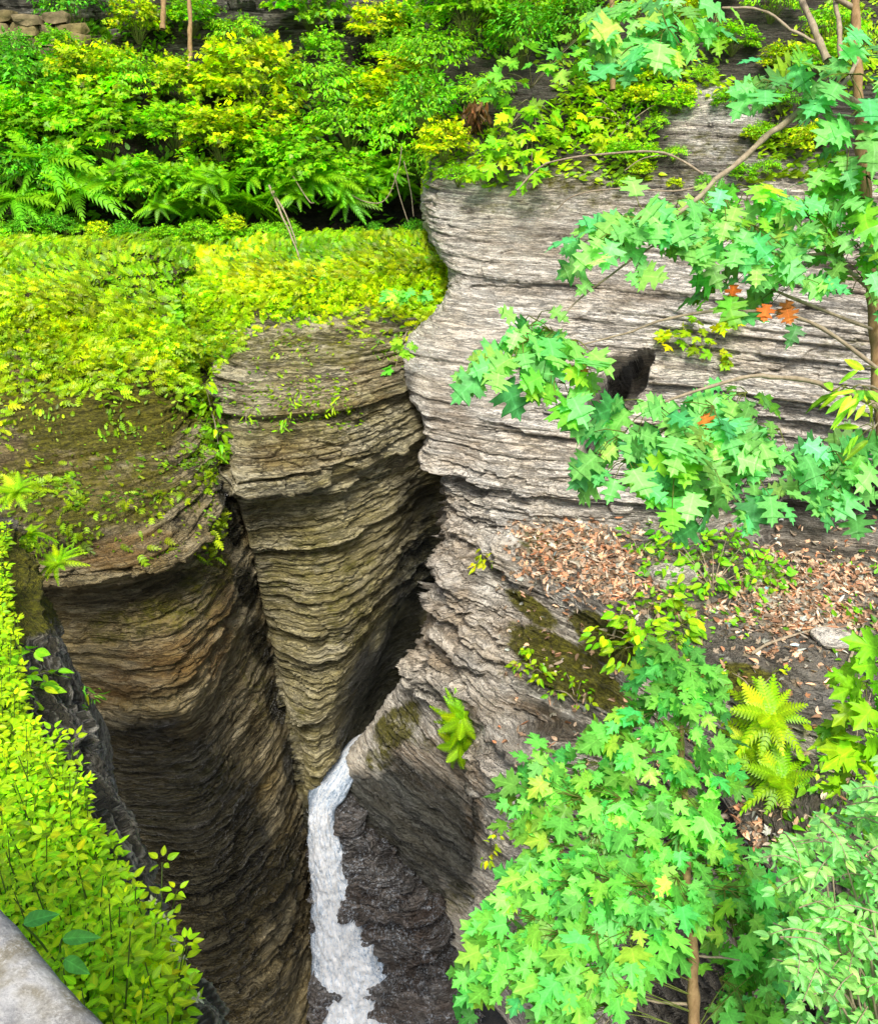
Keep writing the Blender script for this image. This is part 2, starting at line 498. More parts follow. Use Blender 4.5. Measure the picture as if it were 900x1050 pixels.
def scoopB(px, py, P):
    # polished hollow where the stream swings round under the wall
    t = (1 - sstep(.5, 1.2, np.sqrt(((px - 404 + (py - 670) * .62) / 42) ** 2 + ((py - 680) / 90) ** 2)))
    crv = np.exp(-((px - np.interp(py, [380, 450, 520, 600, 700, 800, 900], [205, 222, 236, 256, 280, 308, 316])) / 9) ** 2) * (py > 370)
    rib = .5 * np.exp(-((px - (338 - (py - 620) * .03)) / 7) ** 2) * sstep(600, 660, py) * (1 - sstep(760, 800, py))
    return -.16 * t - .14 * rib - .36 * crv + .8 * hum(px, np.where(py < 300, py, py + 60), P)


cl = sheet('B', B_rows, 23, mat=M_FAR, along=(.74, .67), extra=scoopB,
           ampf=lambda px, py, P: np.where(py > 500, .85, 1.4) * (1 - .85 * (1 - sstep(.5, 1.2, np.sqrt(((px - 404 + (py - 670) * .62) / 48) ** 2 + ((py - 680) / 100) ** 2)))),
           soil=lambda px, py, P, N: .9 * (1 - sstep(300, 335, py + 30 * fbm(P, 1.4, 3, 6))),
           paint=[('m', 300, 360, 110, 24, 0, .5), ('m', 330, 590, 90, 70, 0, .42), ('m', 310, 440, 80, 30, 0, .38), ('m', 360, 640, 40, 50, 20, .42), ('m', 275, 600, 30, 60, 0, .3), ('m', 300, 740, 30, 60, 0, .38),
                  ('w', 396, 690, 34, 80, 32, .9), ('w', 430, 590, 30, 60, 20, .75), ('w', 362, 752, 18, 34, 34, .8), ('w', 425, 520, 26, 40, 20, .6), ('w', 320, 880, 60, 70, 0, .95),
                  ('w', 232, 520, 4, 34, -14, .8), ('w', 248, 560, 4, 34, -14, .8), ('w', 260, 610, 4, 34, -14, .8), ('w', 274, 660, 4, 34, -14, .8), ('w', 288, 720, 4, 34, -14, .8), ('w', 302, 780, 4, 34, -14, .8), ('w', 285, 503, 70, 7, -5, .5), ('o', 290, 470, 80, 20, -5, .35), ('o', 350, 400, 80, 26, -10, .4)])  # crevice and notch shade painted through 'w'
props(cl, 'olive banded far wall between the left buttress and the narrow dark slot', 'cliff')

# --- right cliff (C)
C_rows = [
    [(440, -120, 19.5), (460, -120, 18), (505, -120, 17.6), (560, -120, 17.3), (625, -120, 17), (710, -120, 16.6), (800, -120, 16.2), (920, -120, 15.8), (1020, -120, 15.5)],
    [(435, 20, 17.5), (452, 20, 15.8), (500, 20, 15.4), (560, 20, 15.1), (622, 20, 14.8), (710, 20, 14.4), (800, 20, 14.0), (920, 20, 13.5), (1020, 20, 13.1)],
    [(440, 120, 17), (452, 120, 15), (500, 115, 14.6), (560, 110, 14.2), (620, 100, 13.9), (710, 100, 13.4), (800, 100, 13.0), (920, 95, 12.5), (1020, 90, 12.1)],
    [(430, 190, 16), (436, 192, 14.3), (475, 190, 13.8), (525, 188, 13.5), (605, 190, 13.2), (700, 195, 12.8), (800, 200, 12.4), (920, 205, 11.9), (1020, 210, 11.5)],
    [(445, 245, 16), (443, 243, 14.2), (480, 245, 13.6), (530, 245, 13.4), (605, 248, 13.1), (700, 252, 12.7), (800, 256, 12.3), (920, 262, 11.8), (1020, 265, 11.4)],
    [(470, 295, 15.7), (463, 292, 13.9), (495, 298, 13.5), (540, 300, 13.2), (610, 305, 12.9), (700, 310, 12.5), (800, 318, 12.1), (920, 325, 11.6), (1020, 330, 11.2)],
    [(428, 350, 15.6), (419, 352, 13.9), (450, 352, 13.4), (510, 356, 13.1), (600, 362, 12.8), (700, 370, 12.4), (800, 378, 12.0), (920, 385, 11.5), (1020, 390, 11.1)],
    [(430, 400, 15.5), (420, 400, 13.7), (455, 402, 13.2), (515, 405, 12.95), (600, 410, 12.6), (700, 420, 12.3), (800, 425, 11.9), (920, 430, 11.4), (1020, 435, 11.0)],
    [(448, 450, 15.4), (437, 450, 13.6), (462, 455, 13.2), (515, 460, 12.85), (600, 465, 12.5), (700, 470, 12.2), (800, 475, 12.0), (920, 478, 11.6), (1020, 480, 11.3)],
    [(462, 525, 15.2), (452, 522, 13.5), (475, 525, 13.1), (515, 525, 12.8), (590, 520, 12.5), (700, 520, 12.25), (800, 525, 12.1), (920, 530, 11.8), (1020, 532, 11.6)],
    [(462, 560, 15.3), (453, 562, 13.4), (478, 560, 12.9), (512, 545, 12.75), (590, 545, 12.5), (700, 548, 12.25), (800, 560, 12.1), (920, 572, 11.7), (1020, 580, 11.5)],
    [(455, 600, 15), (448, 598, 13.2), (478, 590, 12.5), (515, 575, 12.1), (585, 600, 11.6), (640, 640, 10.9), (730, 690, 10.1), (860, 720, 9.5), (1020, 730, 9.2)],
    [(445, 640, 15), (436, 630, 13.4), (470, 640, 12.5), (515, 640, 12.0), (580, 660, 11.5), (640, 700, 10.9), (740, 750, 10.0), (870, 790, 9.1), (1020, 800, 8.6)],
    [(428, 690, 15), (420, 688, 13.7), (455, 705, 12.6), (500, 735, 11.8), (560, 760, 11.3), (640, 790, 10.7), (750, 830, 9.6), (870, 860, 8.2), (1020, 870, 7.4)],
    [(425, 700, 15.3), (415, 697, 14.3), (450, 716, 13.2), (498, 748, 12.3), (555, 775, 11.6), (640, 810, 10.9), (750, 850, 9.5), (870, 880, 8.0), (1020, 890, 7.2)],
    [(385, 750, 16.3), (375, 750, 15.4), (420, 765, 14.0), (492, 800, 12.7), (550, 840, 11.8), (640, 880, 11.0), (750, 920, 9.3), (870, 940, 7.6), (1020, 950, 6.7)],
    [(355, 800, 16.8), (350, 795, 15.9), (410, 830, 14.7), (492, 880, 13.4), (550, 920, 12.5), (640, 960, 11.6), (750, 1000, 9.4), (870, 1010, 7.4), (1020, 1020, 6.3)],
    [(365, 850, 17), (370, 860, 16.3), (430, 905, 15.9), (500, 950, 14.9), (560, 1000, 13.4), (640, 1040, 12.2), (750, 1070, 9.7), (880, 1080, 7.4), (1020, 1090, 6.2)],
    [(380, 930, 17.8), (390, 940, 17.6), (450, 980, 17.2), (510, 1040, 16), (570, 1090, 14.5), (640, 1120, 13), (750, 1150, 10.5), (880, 1170, 7.6), (1020, 1180, 6.2)],
]


def extraC(px, py, P):
    cn = .55 * fbm(P, 3.2, 4, 41)
    cave = 0
    for (ax, ay), (bx, by), w0, w1 in [((662, 366), (640, 384), 9, 20), ((640, 384), (622, 420), 20, 18), ((622, 420), (608, 464), 18, 12)]:
        tt = np.clip(((px - ax) * (bx - ax) + (py - ay) * (by - ay)) / ((bx - ax) ** 2 + (by - ay) ** 2), 0, 1)
        dd = np.sqrt((px - ax - tt * (bx - ax)) ** 2 + (py - ay - tt * (by - ay)) ** 2) / (w0 + (w1 - w0) * tt)
        cave = np.maximum(cave, 1 - sstep(.7, 1.15, dd + cn))
    slab = np.exp(-(((px - 668 - (py - 385) * .6) / 26) ** 2 + ((py - 388) / 9) ** 2))
    under = 1 - sstep(.5, 1.2, np.sqrt(((px - 850) / 120) ** 2 + ((py - 530 - (px - 850) * .1) / 45) ** 2) + .2 * fbm(P, 1.5, 3, 42))
    arris = sstep(496, 500, px - 3 * vn(py * .05, 0, 0, 3)) * sstep(738, 760, py) * (1 - sstep(940, 980, py)) * (1 - sstep(560, 620, px))
    folds = .0
    low = (sstep(440, 520, py) * (1 - sstep(680, 700, py)) * (1 - sstep(520, 600, px)))
    return .18 * slab - 1.3 * cave - .55 * under + .28 * arris + low * (.07 * vn(P[..., 0] * 1.5, P[..., 1] * 1.5, P[..., 2] * 1.8, 44) + .12 * np.round(2 * vn(P[..., 0] * 3.1, P[..., 1] * 3.1, P[..., 2] * 5, 45)) / 2)


def ampC(px, py, P):
    smooth_low = .6 * sstep(700, 730, py) * (1 - sstep(492, 500, px))
    ledge = sstep(525, 545, py) * (1 - sstep(660, 720, py - (px - 560) * .35)) * sstep(500, 540, px)
    top = 1 - sstep(150, 185, py)
    return (1 - .3 * (py < 290) - .66 * sstep(285, 310, py) * (1 - sstep(400, 440, py)) * (1 - .5 * sstep(620, 700, px))) * (1 - .62 * smooth_low) * (1 - .65 * ledge) * (1 - .25 * top) * (1 + .25 * (sstep(430, 470, py) * (1 - sstep(690, 700, py)) * (1 - sstep(520, 560, px))))


def soilC(px, py, P, N):
    nz = fbm(P, 1.1, 4, 15)
    top = 1 - sstep(150, 186, py + 40 * nz)
    rockpatch = 1 - sstep(.6, 1.2, np.sqrt(((px - 730) / 52) ** 2 + ((py - 125) / 40) ** 2) + .5 * nz)
    low = sstep(690, 760, py - (px - 560) * .2 + 60 * nz) * sstep(600, 680, px)
    led = sstep(.45, .75, N[..., 2]) * sstep(520, 560, py) * sstep(510, 560, px)
    return np.maximum.reduce([.9 * top * (1 - rockpatch), .8 * low, .75 * led])


cl = sheet('C', C_rows, 37, mat=M_RIGHT, extra=extraC, ampf=ampC, soil=soilC, levels=[(.8, .11, .42), (.24, .08, .8), (.085, .042, 1.8), (.035, .014, 5)],
           paint=[('m', 585, 688, 95, 26, 32, .95), ('m', 705, 692, 120, 16, 14, 1.0), ('m', 640, 662, 70, 18, 28, .95), ('m', 545, 625, 40, 12, 35, .7), ('m', 404, 745, 40, 22, -45, .62), ('m', 388, 778, 20, 18, 0, .55), ('m', 430, 760, 30, 14, 30, .4),
                  ('m', 760, 690, 40, 14, 10, .7), ('m', 480, 770, 14, 30, 0, .4), ('m', 470, 920, 24, 26, 0, .5), ('m', 700, 210, 200, 18, 2, .42), ('m', 560, 560, 40, 20, 20, .6),
                  ('m', 740, 150, 60, 30, 0, .45), ('m', 600, 180, 160, 20, 0, .5), ('m', 870, 360, 60, 20, 0, .4),
                  ('w', 425, 850, 82, 80, 30, 1.05), ('w', 470, 870, 26, 60, 0, .8), ('w', 380, 830, 40, 36, 0, .85), ('w', 455, 716, 45, 9, 30, .5), ('w', 840, 520, 100, 42, 6, .8),  # wet rock low down; recesses under overhangs get painted shade
                  ('w', 520, 1000, 60, 80, 0, .5), ('w', 648, 378, 18, 9, -40, 1.3), ('w', 630, 405, 13, 22, 25, 1.3), ('w', 614, 445, 10, 24, 20, 1.3), ('w', 560, 240, 60, 5, 8, .4),  # the cave's dark inside is shade painted through 'w'
                  ('o', 470, 770, 40, 30, 20, .55), ('o', 485, 820, 14, 60, 0, .65), ('o', 560, 740, 60, 12, 30, .75), ('o', 465, 440, 24, 50, -20, .4), ('o', 460, 600, 34, 80, 0, .4), ('o', 560, 250, 90, 16, 6, .3), ('o', 640, 300, 80, 20, 6, .25), ('o', 530, 640, 40, 40, 0, .35), ('m', 520, 215, 60, 10, 4, .45), ('o', 890, 280, 40, 30, 0, .5),
                  ('o', 445, 660, 34, 30, 20, .4), ('o', 440, 790, 50, 26, 25, .6), ('o', 470, 735, 30, 20, 30, .5)])
props(cl, 'pale grey layered right cliff with a small dark cave and a leaf-strewn ledge', 'cliff')

# --- near left bank (F)
F_rows = [
    [(-120, 520, 8.5), (-40, 530, 8.3), (10, 540, 8.4), (30, 580, 9), (45, 640, 9.6)],
    [(-100, 600, 7), (-20, 600, 7.2), (35, 605, 7.6), (62, 660, 8.2), (80, 740, 9)],
    [(-80, 700, 5.8), (10, 685, 6.2), (72, 690, 6.8), (105, 760, 7.6), (118, 850, 8.6)],
    [(-60, 820, 4.6), (40, 790, 5), (98, 790, 5.8), (124, 870, 6.8), (132, 960, 8)],
    [(-40, 940, 3.6), (70, 900, 4), (135, 900, 4.7), (150, 980, 5.8), (155, 1060, 7)],
    [(0, 1040, 2.9), (110, 1010, 3.3), (180, 1010, 4), (190, 1080, 5), (190, 1140, 6.5)],
    [(20, 1160, 2.5), (150, 1130, 2.8), (230, 1120, 3.3), (240, 1180, 4.4), (240, 1240, 6)],
    [(40, 1400, 2.2), (180, 1380, 2.4), (280, 1350, 2.8), (290, 1400, 3.8), (290, 1450, 5.5)],
]
cl = sheet('F', F_rows, 51, mat=M_NEAR, levels=[(.4, .06, .9), (.14, .04, 2), (.06, .02, 4)], rough=.1, step=1.6,
           paint=[('m', 20, 600, 60, 70, 50, .75), ('m', 90, 760, 20, 40, 0, .35)], soil=lambda px, py, P, N: .9 * sstep(.72, .86, N[..., 2]))
props(cl, 'dark grey near bank dropping steeply beneath the bright herbs at lower left', 'cliff')

# --- bank at the back, under the shrubs (K) and the ledge wall above it
K_rows = [
    [(-160, 262, 15.3), (-60, 262, 15.3), (60, 262, 15.3), (180, 262, 15.4), (300, 262, 15.5), (400, 262, 15.8), (520, 262, 16.4)],
    [(-160, 225, 16.6), (-60, 225, 16.6), (60, 225, 16.7), (180, 225, 16.9), (300, 225, 17.1), (400, 225, 17.3), (520, 225, 17.6)],
    [(-160, 170, 17.1), (-60, 170, 17), (60, 170, 17.0), (180, 170, 17.1), (300, 172, 17.4), (400, 172, 17.8), (520, 175, 18)],
    [(-160, 100, 17.8), (-60, 100, 17.7), (60, 100, 17.6), (180, 100, 17.8), (300, 100, 18.3), (400, 95, 18.8), (520, 95, 19)],
    [(-160, 50, 19), (-60, 50, 19), (60, 50, 18.9), (180, 48, 19.1), (300, 45, 19.4), (400, 42, 19.8), (520, 40, 20)],
    [(-160, 0, 19.4), (-60, 0, 19.4), (60, 0, 19.3), (180, 0, 19.5), (300, 0, 19.8), (400, 0, 20.2), (520, 0, 20.4)],
    [(-160, -110, 20), (-60, -110, 20), (60, -110, 20), (180, -110, 20), (300, -110, 20.4), (400, -110, 21), (520, -110, 21.5)],
    [(-160, -160, 27), (-60, -160, 27), (60, -160, 27), (180, -160, 27), (300, -160, 27), (400, -160, 27), (520, -160, 27)],
]
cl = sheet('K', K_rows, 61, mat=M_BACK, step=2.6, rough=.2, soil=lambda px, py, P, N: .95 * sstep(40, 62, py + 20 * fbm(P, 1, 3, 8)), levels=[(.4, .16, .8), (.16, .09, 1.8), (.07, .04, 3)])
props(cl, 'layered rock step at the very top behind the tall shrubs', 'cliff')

# --- wet boulder beside the cascade (H)
H_rows = [
    [(315, 790, 16.6), (335, 796, 16.2), (352, 800, 16.1), (362, 808, 16.4), (372, 812, 17)],
    [(318, 815, 15.9), (338, 815, 15.65), (352, 820, 15.6), (363, 828, 15.9), (374, 830, 16.6)],
    [(318, 850, 15.6), (345, 850, 15.35), (366, 850, 15.3), (380, 862, 15.6), (394, 868, 16.3)],
    [(322, 910, 15.75), (352, 905, 15.45), (388, 893, 15.2), (418, 903, 15.4), (440, 915, 16.3)],
    [(325, 980, 16.2), (365, 970, 15.8), (408, 958, 15.4), (450, 962, 15.6), (480, 972, 16.5)],
    [(328, 1060, 16.8), (375, 1055, 16.4), (425, 1048, 15.9), (468, 1052, 15.9), (500, 1060, 16.8)],
    [(330, 1120, 17.4), (380, 1120, 17.1), (430, 1120, 16.6), (480, 1120, 16.6), (520, 1120, 17.4)],
]
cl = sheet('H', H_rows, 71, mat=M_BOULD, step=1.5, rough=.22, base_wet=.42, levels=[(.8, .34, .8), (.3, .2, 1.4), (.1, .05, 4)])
cl.name = 'wet_boulder'
props(cl, 'dark wet boulder slope right of the white cascade', 'boulder')


# ------------------------------------------------------------------ scatter on rock sheets
def depth_on(sheetname, px, py):
    t = SHEETS[sheetname]
    k = ((t['px'] - px) ** 2 + (t['py'] - py) ** 2)
    near = k < max(k.min() * 1.5 + 4, 9)
    return float(t['w'][near].min())



def scatter(name, n, dens, lift=0.0, seed=1):
    s = SHEETS[name]
    r = np.random.default_rng(seed)
    P, N = s['P'], s['N']
    area = np.zeros(P.shape[:2])
    c = np.linalg.norm(np.cross(P[1:, :-1] - P[:-1, :-1], P[:-1, 1:] - P[:-1, :-1]), axis=-1)
    area[:-1, :-1] = c
    wgt = (area * dens(s['px'], s['py'], P, N)).ravel()
    if wgt.sum() <= 0: return np.zeros((0, 3)), np.zeros((0, 3)), np.zeros(0), np.zeros(0)
    ii = r.choice(len(wgt), n, p=wgt / wgt.sum())
    p = P.reshape(-1, 3)[ii] + r.normal(0, .012, (n, 3))
    nn = N.reshape(-1, 3)[ii]
    return p + nn * lift, nn, s['px'].ravel()[ii], s['py'].ravel()[ii]


# ------------------------------------------------------------------ leaf shapes
def half_leaf(half, fold=.12, droop=.25):
    """outline of the right half (x,y), from base to tip -> verts, tris"""
    V, T = [], []
    h = np.array(half, float)
    n = len(h)
    for s in (1, -1):
        b = len(V)
        for x, y in h:
            ym = min(max(y, 0), 1)
            V.append((0, ym, 0))
            V.append((s * x, y, fold * abs(x)))
        for i in range(n - 1):
            a0, o0, a1, o1 = b + 2 * i, b + 2 * i + 1, b + 2 * i + 2, b + 2 * i + 3
            if s > 0:
                T += [(a0, o0, o1), (a0, o1, a1)]
            else:
                T += [(a0, o1, o0), (a0, a1, o1)]
    V = np.array(V)
    V[:, 2] -= droop * V[:, 1] ** 2 + .12 * V[:, 0] ** 2
    return V, np.array(T)


def fan_leaf(half, cy, fold=.1, droop=.22):
    h = [(x, y) for x, y in half]
    full = h + [(-x, y) for x, y in h[::-1] if abs(x) > 1e-6]
    V = np.array([(0, cy, .0)] + [(x, y, 0) for x, y in full])
    n = len(full)
    T = [(0, 1 + i, 1 + (i + 1) % n) for i in range(n)]
    r = np.sqrt(V[:, 0] ** 2 + (V[:, 1] - cy) ** 2)
    V[:, 2] = -droop * r ** 2
    V[0, 2] = -.03
    V[:, 2] += fold * np.abs(V[:, 0]) * .5
    return V, np.array(T)


MAPLE = fan_leaf([(.03, -.03), (.16, -.10), (.34, -.13), (.30, -.01), (.47, .06), (.36, .15), (.60, .27), (.70, .40), (.50, .40), (.52, .56), (.36, .50), (.17, .44), (.23, .62), (.36, .76), (.18, .78), (.10, .92), (0, 1.06)], .22)
OAK = half_leaf([(.015, 0), (.10, .03), (.30, .0), (.26, .10), (.18, .19), (.30, .22), (.58, .26), (.46, .34), (.52, .42), (.22, .43), (.18, .50), (.34, .58), (.44, .72), (.27, .70), (.17, .73), (.20, .86), (.08, .86), (0, 1.0)], .10, .25)
OVATE = half_leaf([(0, 0), (.15, .10), (.25, .28), (.26, .45), (.19, .68), (.08, .88), (0, 1.0)], .18, .2)
LANCE = half_leaf([(0, 0), (.09, .15), (.14, .4), (.10, .72), (0, 1.0)], .2, .25)
SMALL = half_leaf([(0, 0), (.22, .3), (.2, .6), (0, 1.0)], .2, .15)


def frond(pairs=9, width=.42, droop=.5):
    V, T = [], []
    for i in range(pairs):
        y = (i + .5) / pairs
        L = width * (math.sin(math.pi * min(1, .25 + y * .75)) ** .8) + .02
        wd = .40 / pairs
        for s in (1, -1):
            b = len(V)
            V += [(0, y - wd, 0), (s * L * .5, y - wd + .22 * L, .015), (s * L, y + .42 * L, -.04), (s * L * .45, y + wd * 1.1 + .22 * L, .015), (0, y + wd, 0)]
            for t_ in ((b, b + 1, b + 3), (b + 1, b + 2, b + 3), (b, b + 3, b + 4)):
                T.append(t_ if s > 0 else t_[::-1])
    b = len(V)
    V += [(-.012, 0, 0), (.012, 0, 0), (0, 1.05, 0)]
    T += [(b, b + 1, b + 2)]
    V = np.array(V)
    V[:, 2] -= droop * V[:, 1] ** 2
    return V, np.array(T)


FROND = frond(12, .24, .55)
SPRIG = frond(5, .36, .5)


def leaves_mesh(tpl, pos, d, n, size, col, var=.22, hue=.12, r=None):
    """-> V, T, C arrays of many leaves"""
    r = r or rng
    tv, tt = tpl
    pos, d, n = np.asarray(pos, float), nrmz(np.asarray(d, float)), np.asarray(n, float)
    k = len(pos)
    z = nrmz(n - np.sum(n * d, -1, keepdims=True) * d)
    x = np.cross(d, z)
    size = np.broadcast_to(np.asarray(size, float), (k,))
    wx = r.uniform(.82, 1.12, k)
    bend = r.uniform(-.4, 2.8, k)
    V = pos[:, None] + size[:, None, None] * ((tv[None, :, 0, None] * wx[:, None, None]) * x[:, None] + tv[None, :, 1, None] * d[:, None] + (tv[None, :, 2, None] * bend[:, None, None]) * z[:, None])
    T = tt[None] + (np.arange(k) * len(tv))[:, None, None]
    col = np.broadcast_to(np.asarray(col, float), (k, 3)).copy()
    v = np.exp(r.normal(0, var, k))[:, None]
    h = r.normal(0, hue, k) + .5 * hue * np.sign(r.normal(0, 1, k))
    col = col * v
    col[:, 0] *= np.exp(h * 1.6)
    col[:, 2] *= np.exp(-h)
    mid = 1 + .22 * np.exp(-(tv[:, 0] / .05) ** 2)
    C = col[:, None] * mid[None, :, None]
    LF = np.empty((k, len(tv), 3), np.float32)
    LF[..., 0] = tv[None, :, 0] + .5
    LF[..., 1] = tv[None, :, 1]
    LF[..., 2] = r.uniform(0, 1, k)[:, None]
    return V.reshape(-1, 3), T.reshape(-1, 3), C.reshape(-1, 3), LF.reshape(-1, 3)


class Acc:
    def __init__(self): self.V, self.T, self.C, self.L, self.k = [], [], [], [], 0

    def add(self, V, T, C, L=None):
        self.V.append(V); self.T.append(np.asarray(T) + self.k); self.C.append(np.broadcast_to(C, V.shape)); self.k += len(V)
        self.L.append(np.tile(np.array([0, .5, 0], np.float32), (len(V), 1)) if L is None else L)

    def leaves(self, *a, **k): self.add(*leaves_mesh(*a, **k))

    def tube(self, pts, r0, r1, sides=5, col=(.2, .3, .05)):
        V, T = tube(pts, r0, r1, sides)
        self.add(V, T, np.array(col))

    def obj(self, name, mat, parent=None, origin=None):
        return mesh_obj(name, np.concatenate(self.V), np.concatenate(self.T), None, mat, parent, dict(leafcol=np.concatenate(self.C), lf=np.concatenate(self.L)), True, origin)


def smooth_line(pts, k=5):
    pts = np.asarray(pts, float)
    ts = np.linspace(0, len(pts) - 1, (len(pts) - 1) * k + 1)
    return crw(ts, len(pts)) @ pts


def tube(pts, r0, r1, sides=7):
    pts = np.asarray(pts, float)
    n = len(pts)
    rad = np.linspace(r0, r1, n) * (1 + (.16 * np.sin(np.arange(n) * 2.4 + pts[0, 0] * 50) if n > 6 else 0))
    if n > 8:
        jit = np.stack([vn(np.arange(n) * .6, pts[0, 0] * 31 + k_, 0, 5) for k_ in range(3)], -1) * r0 * .55
        pts = pts + jit * np.sin(np.linspace(0, math.pi, n))[:, None]
    t = nrmz(np.gradient(pts, axis=0))
    ref = np.array([.31, .2, .93]) if abs(t[0] @ np.array([.31, .2, .93])) < .9 else np.array([1., 0, 0])
    a = nrmz(np.cross(t, ref))
    b = np.cross(t, a)
    th = np.arange(sides) / sides * 2 * math.pi
    V = pts[:, None] + rad[:, None, None] * (np.cos(th)[None, :, None] * a[:, None] + np.sin(th)[None, :, None] * b[:, None])
    V = np.concatenate([V.reshape(-1, 3), pts[-1:] + t[-1:] * r1])
    T = []
    for i in range(n - 1):
        for j in range(sides):
            p, q = i * sides + j, i * sides + (j + 1) % sides
            T += [(p, q, q + sides), (p, q + sides, p + sides)]
    for j in range(sides): T.append(((n - 1) * sides + j, (n - 1) * sides + (j + 1) % sides, n * sides))
    return V, np.array(T)


def tube_obj(name, paths, mat, parent=None, origin=None, sides=7):
    Vs, Ts, k = [], [], 0
    for pts, r0, r1 in paths:
        V, T = tube(pts, r0, r1, sides)
        Vs.append(V); Ts.append(T + k); k += len(V)
    return mesh_obj(name, np.concatenate(Vs), np.concatenate(Ts), None, mat, parent, None, True, origin)


def rv(n, s=1.0): return rng.normal(0, s, (n, 3))


UPV = np.array([0, 0, 1.0])
CAMV = np.array([0, -.75, .65])

# colours (albedo)
YG = srgb(182, 216, 16)
BG = srgb(138, 206, 22)
MG = srgb(104, 184, 34)
DG = srgb(40, 100, 18)
MAPLE_C = srgb(126, 212, 86)
OAK_C = srgb(122, 204, 104)
HERB = srgb(190, 230, 16)


# ------------------------------------------------------------------ shrubs on the banks
def shrub_proto(name, tpl, leaf, col, twigs, per, rx, rz, seed, droop=.3, flat=.0):
    global rng
    old, rng = rng, np.random.default_rng(seed)
    root = empty(name)
    ac, stems = Acc(), []
    for k in range(twigs):
        th = rng.uniform(0, 2 * math.pi)
        ph = math.acos(rng.uniform(-.15, 1))
        rr = rng.uniform(.55, 1.0)
        o = np.array([math.sin(ph) * math.cos(th), math.sin(ph) * math.sin(th), math.cos(ph)])
        c = np.array([rx, rx, rz]) * o * rr + np.array([0, 0, rz * .55])
        outw = nrmz(o * np.array([1, 1, .35]) + rng.normal(0, .15, 3))
        side = nrmz(np.cross(outw, UPV))
        m = per
        a = rng.uniform(-1, 1, m)
        b = rng.uniform(-.6, 1, m)
        L = leaf * 2.1
        pos = c + outw * (b * L)[:, None] + side * (a * L * .8)[:, None] + rng.normal(0, leaf * .3, (m, 3)) - UPV * (.12 * leaf * (a ** 2 + b ** 2))[:, None] * 3
        d = outw * .8 + side * (a * .9)[:, None] + rng.normal(0, .3, (m, 3)) - UPV * droop
        n = UPV * .9 + outw * .35 + rng.normal(0, .35, (m, 3))
        ac.leaves(tpl, pos, d, n, leaf * rng.uniform(.65, 1.15, m), col * np.exp(rng.normal(-.08, .3)), var=.28, r=rng)
        if k % 2 == 0: stems.append((smooth_line([(o[0] * .05, o[1] * .05, -.15), c * .45 + np.array([0, 0, .1 * rz]), c], 3), .008, .003))
    ac.obj('foliage', M_LEAF, root)
    tube_obj('stem', stems, M_STEM, root, sides=4)
    rng = old
    return root


sh_maple = shrub_proto('maple_shrub', MAPLE, .12, BG, 70, 16, .95, .75, 101)
sh_oval = shrub_proto('leafy_shrub', OVATE, .12, MG, 78, 16, .9, .75, 102)
sh_yellow = shrub_proto('maple_shrub', MAPLE, .11, YG, 70, 16, .9, .7, 103)
sh_bright = shrub_proto('leafy_shrub', OVATE, .10, BG * 1.05, 80, 18, .95, .7, 104, .45)
sh_fern = None


def fern_proto(name, nf, L, col, seed, tpl=FROND, lift=.8):
    r = np.random.default_rng(seed)
    root = empty(name)
    ac = Acc()
    th = r.uniform(0, 2 * math.pi, nf)
    d = np.stack([np.cos(th), np.sin(th), np.full(nf, lift) * r.uniform(.5, 1.3, nf)], -1)
    n = np.stack([-np.cos(th) * .6, -np.sin(th) * .6, np.ones(nf)], -1) + r.normal(0, .15, (nf, 3))
    ac.leaves(tpl, np.zeros((nf, 3)) + r.normal(0, .03, (nf, 3)), d, n, L * r.uniform(.7, 1.15, nf), col, var=.15, hue=.08, r=r)
    ac.obj('fronds', M_LEAF, root)
    return root


fern = fern_proto('fern', 26, .72, srgb(116, 182, 18), 201)
fern_y = fern_proto('fern', 28, .62, srgb(154, 206, 16), 202)

BANK_G = 'shrubs crowding the bank above the mossy terrace'
used = set()


def place(proto, p, s, label, cat, group=None, rz=None, tilt=0):
    o = proto if proto.name not in used else copy_thing(proto)
    used.add(proto.name)
    o.location = p
    o.scale = (s, s, s * random.uniform(.9, 1.1))
    o.rotation_euler = (random.uniform(-.15, .15) + tilt, random.uniform(-.15, .15), random.uniform(0, 6.28) if rz is None else rz)
    return props(o, label, cat, group)


kinds = [
    (sh_maple, 'bright green lobe-leaved shrub in the thick bank above the mossy terrace', 'lobe-leaved green shrubs on the back bank'),
    (sh_oval, 'mid green oval-leaved shrub in the thick bank above the mossy terrace', 'oval-leaved green shrubs on the back bank'),
    (sh_yellow, 'yellow-green lobe-leaved shrub in the thick bank above the mossy terrace', 'yellow-green shrubs on the back bank'),
    (sh_bright, 'light green fine-leaved shrub in the thick bank above the mossy terrace', 'fine-leaved light shrubs on the back bank')]
bank = [(22, 34, 17.7, .42, 0), (62, 30, 17.8, .4, 0)]
for row, (py, d, s) in enumerate([(172, 16.5, .8), (130, 16.8, .95), (88, 17.3, 1.05), (50, 18.1, .95), (14, 19.0, .8)]):
    for i in range(9):
        px = -30 + i * 58 + (29 if row % 2 else 0) + random.uniform(-16, 16)
        if px > 450: continue
        if row == 3 and px < 80: px, s = px, .55
        if row == 4 and px < 30: continue
        bank.append((px, py + random.uniform(-14, 14), d + random.uniform(-.2, .3) + max(0, px - 250) * .003, s * random.uniform(.8, 1.15), row))
for j, (px, py, d, s, row) in enumerate(bank):
    if px < 90: k = random.choice([1, 0, 1, 3])
    elif row >= 2: k = random.choice([2, 0, 2, 3])
    elif px > 360: k = random.choice([3, 1, 0])
    else: k = random.choice([0, 0, 2, 1, 3])
    pr, lb, gr = kinds[k]
    place(pr, at(px, py + 26, d), s, lb, 'shrub', gr)

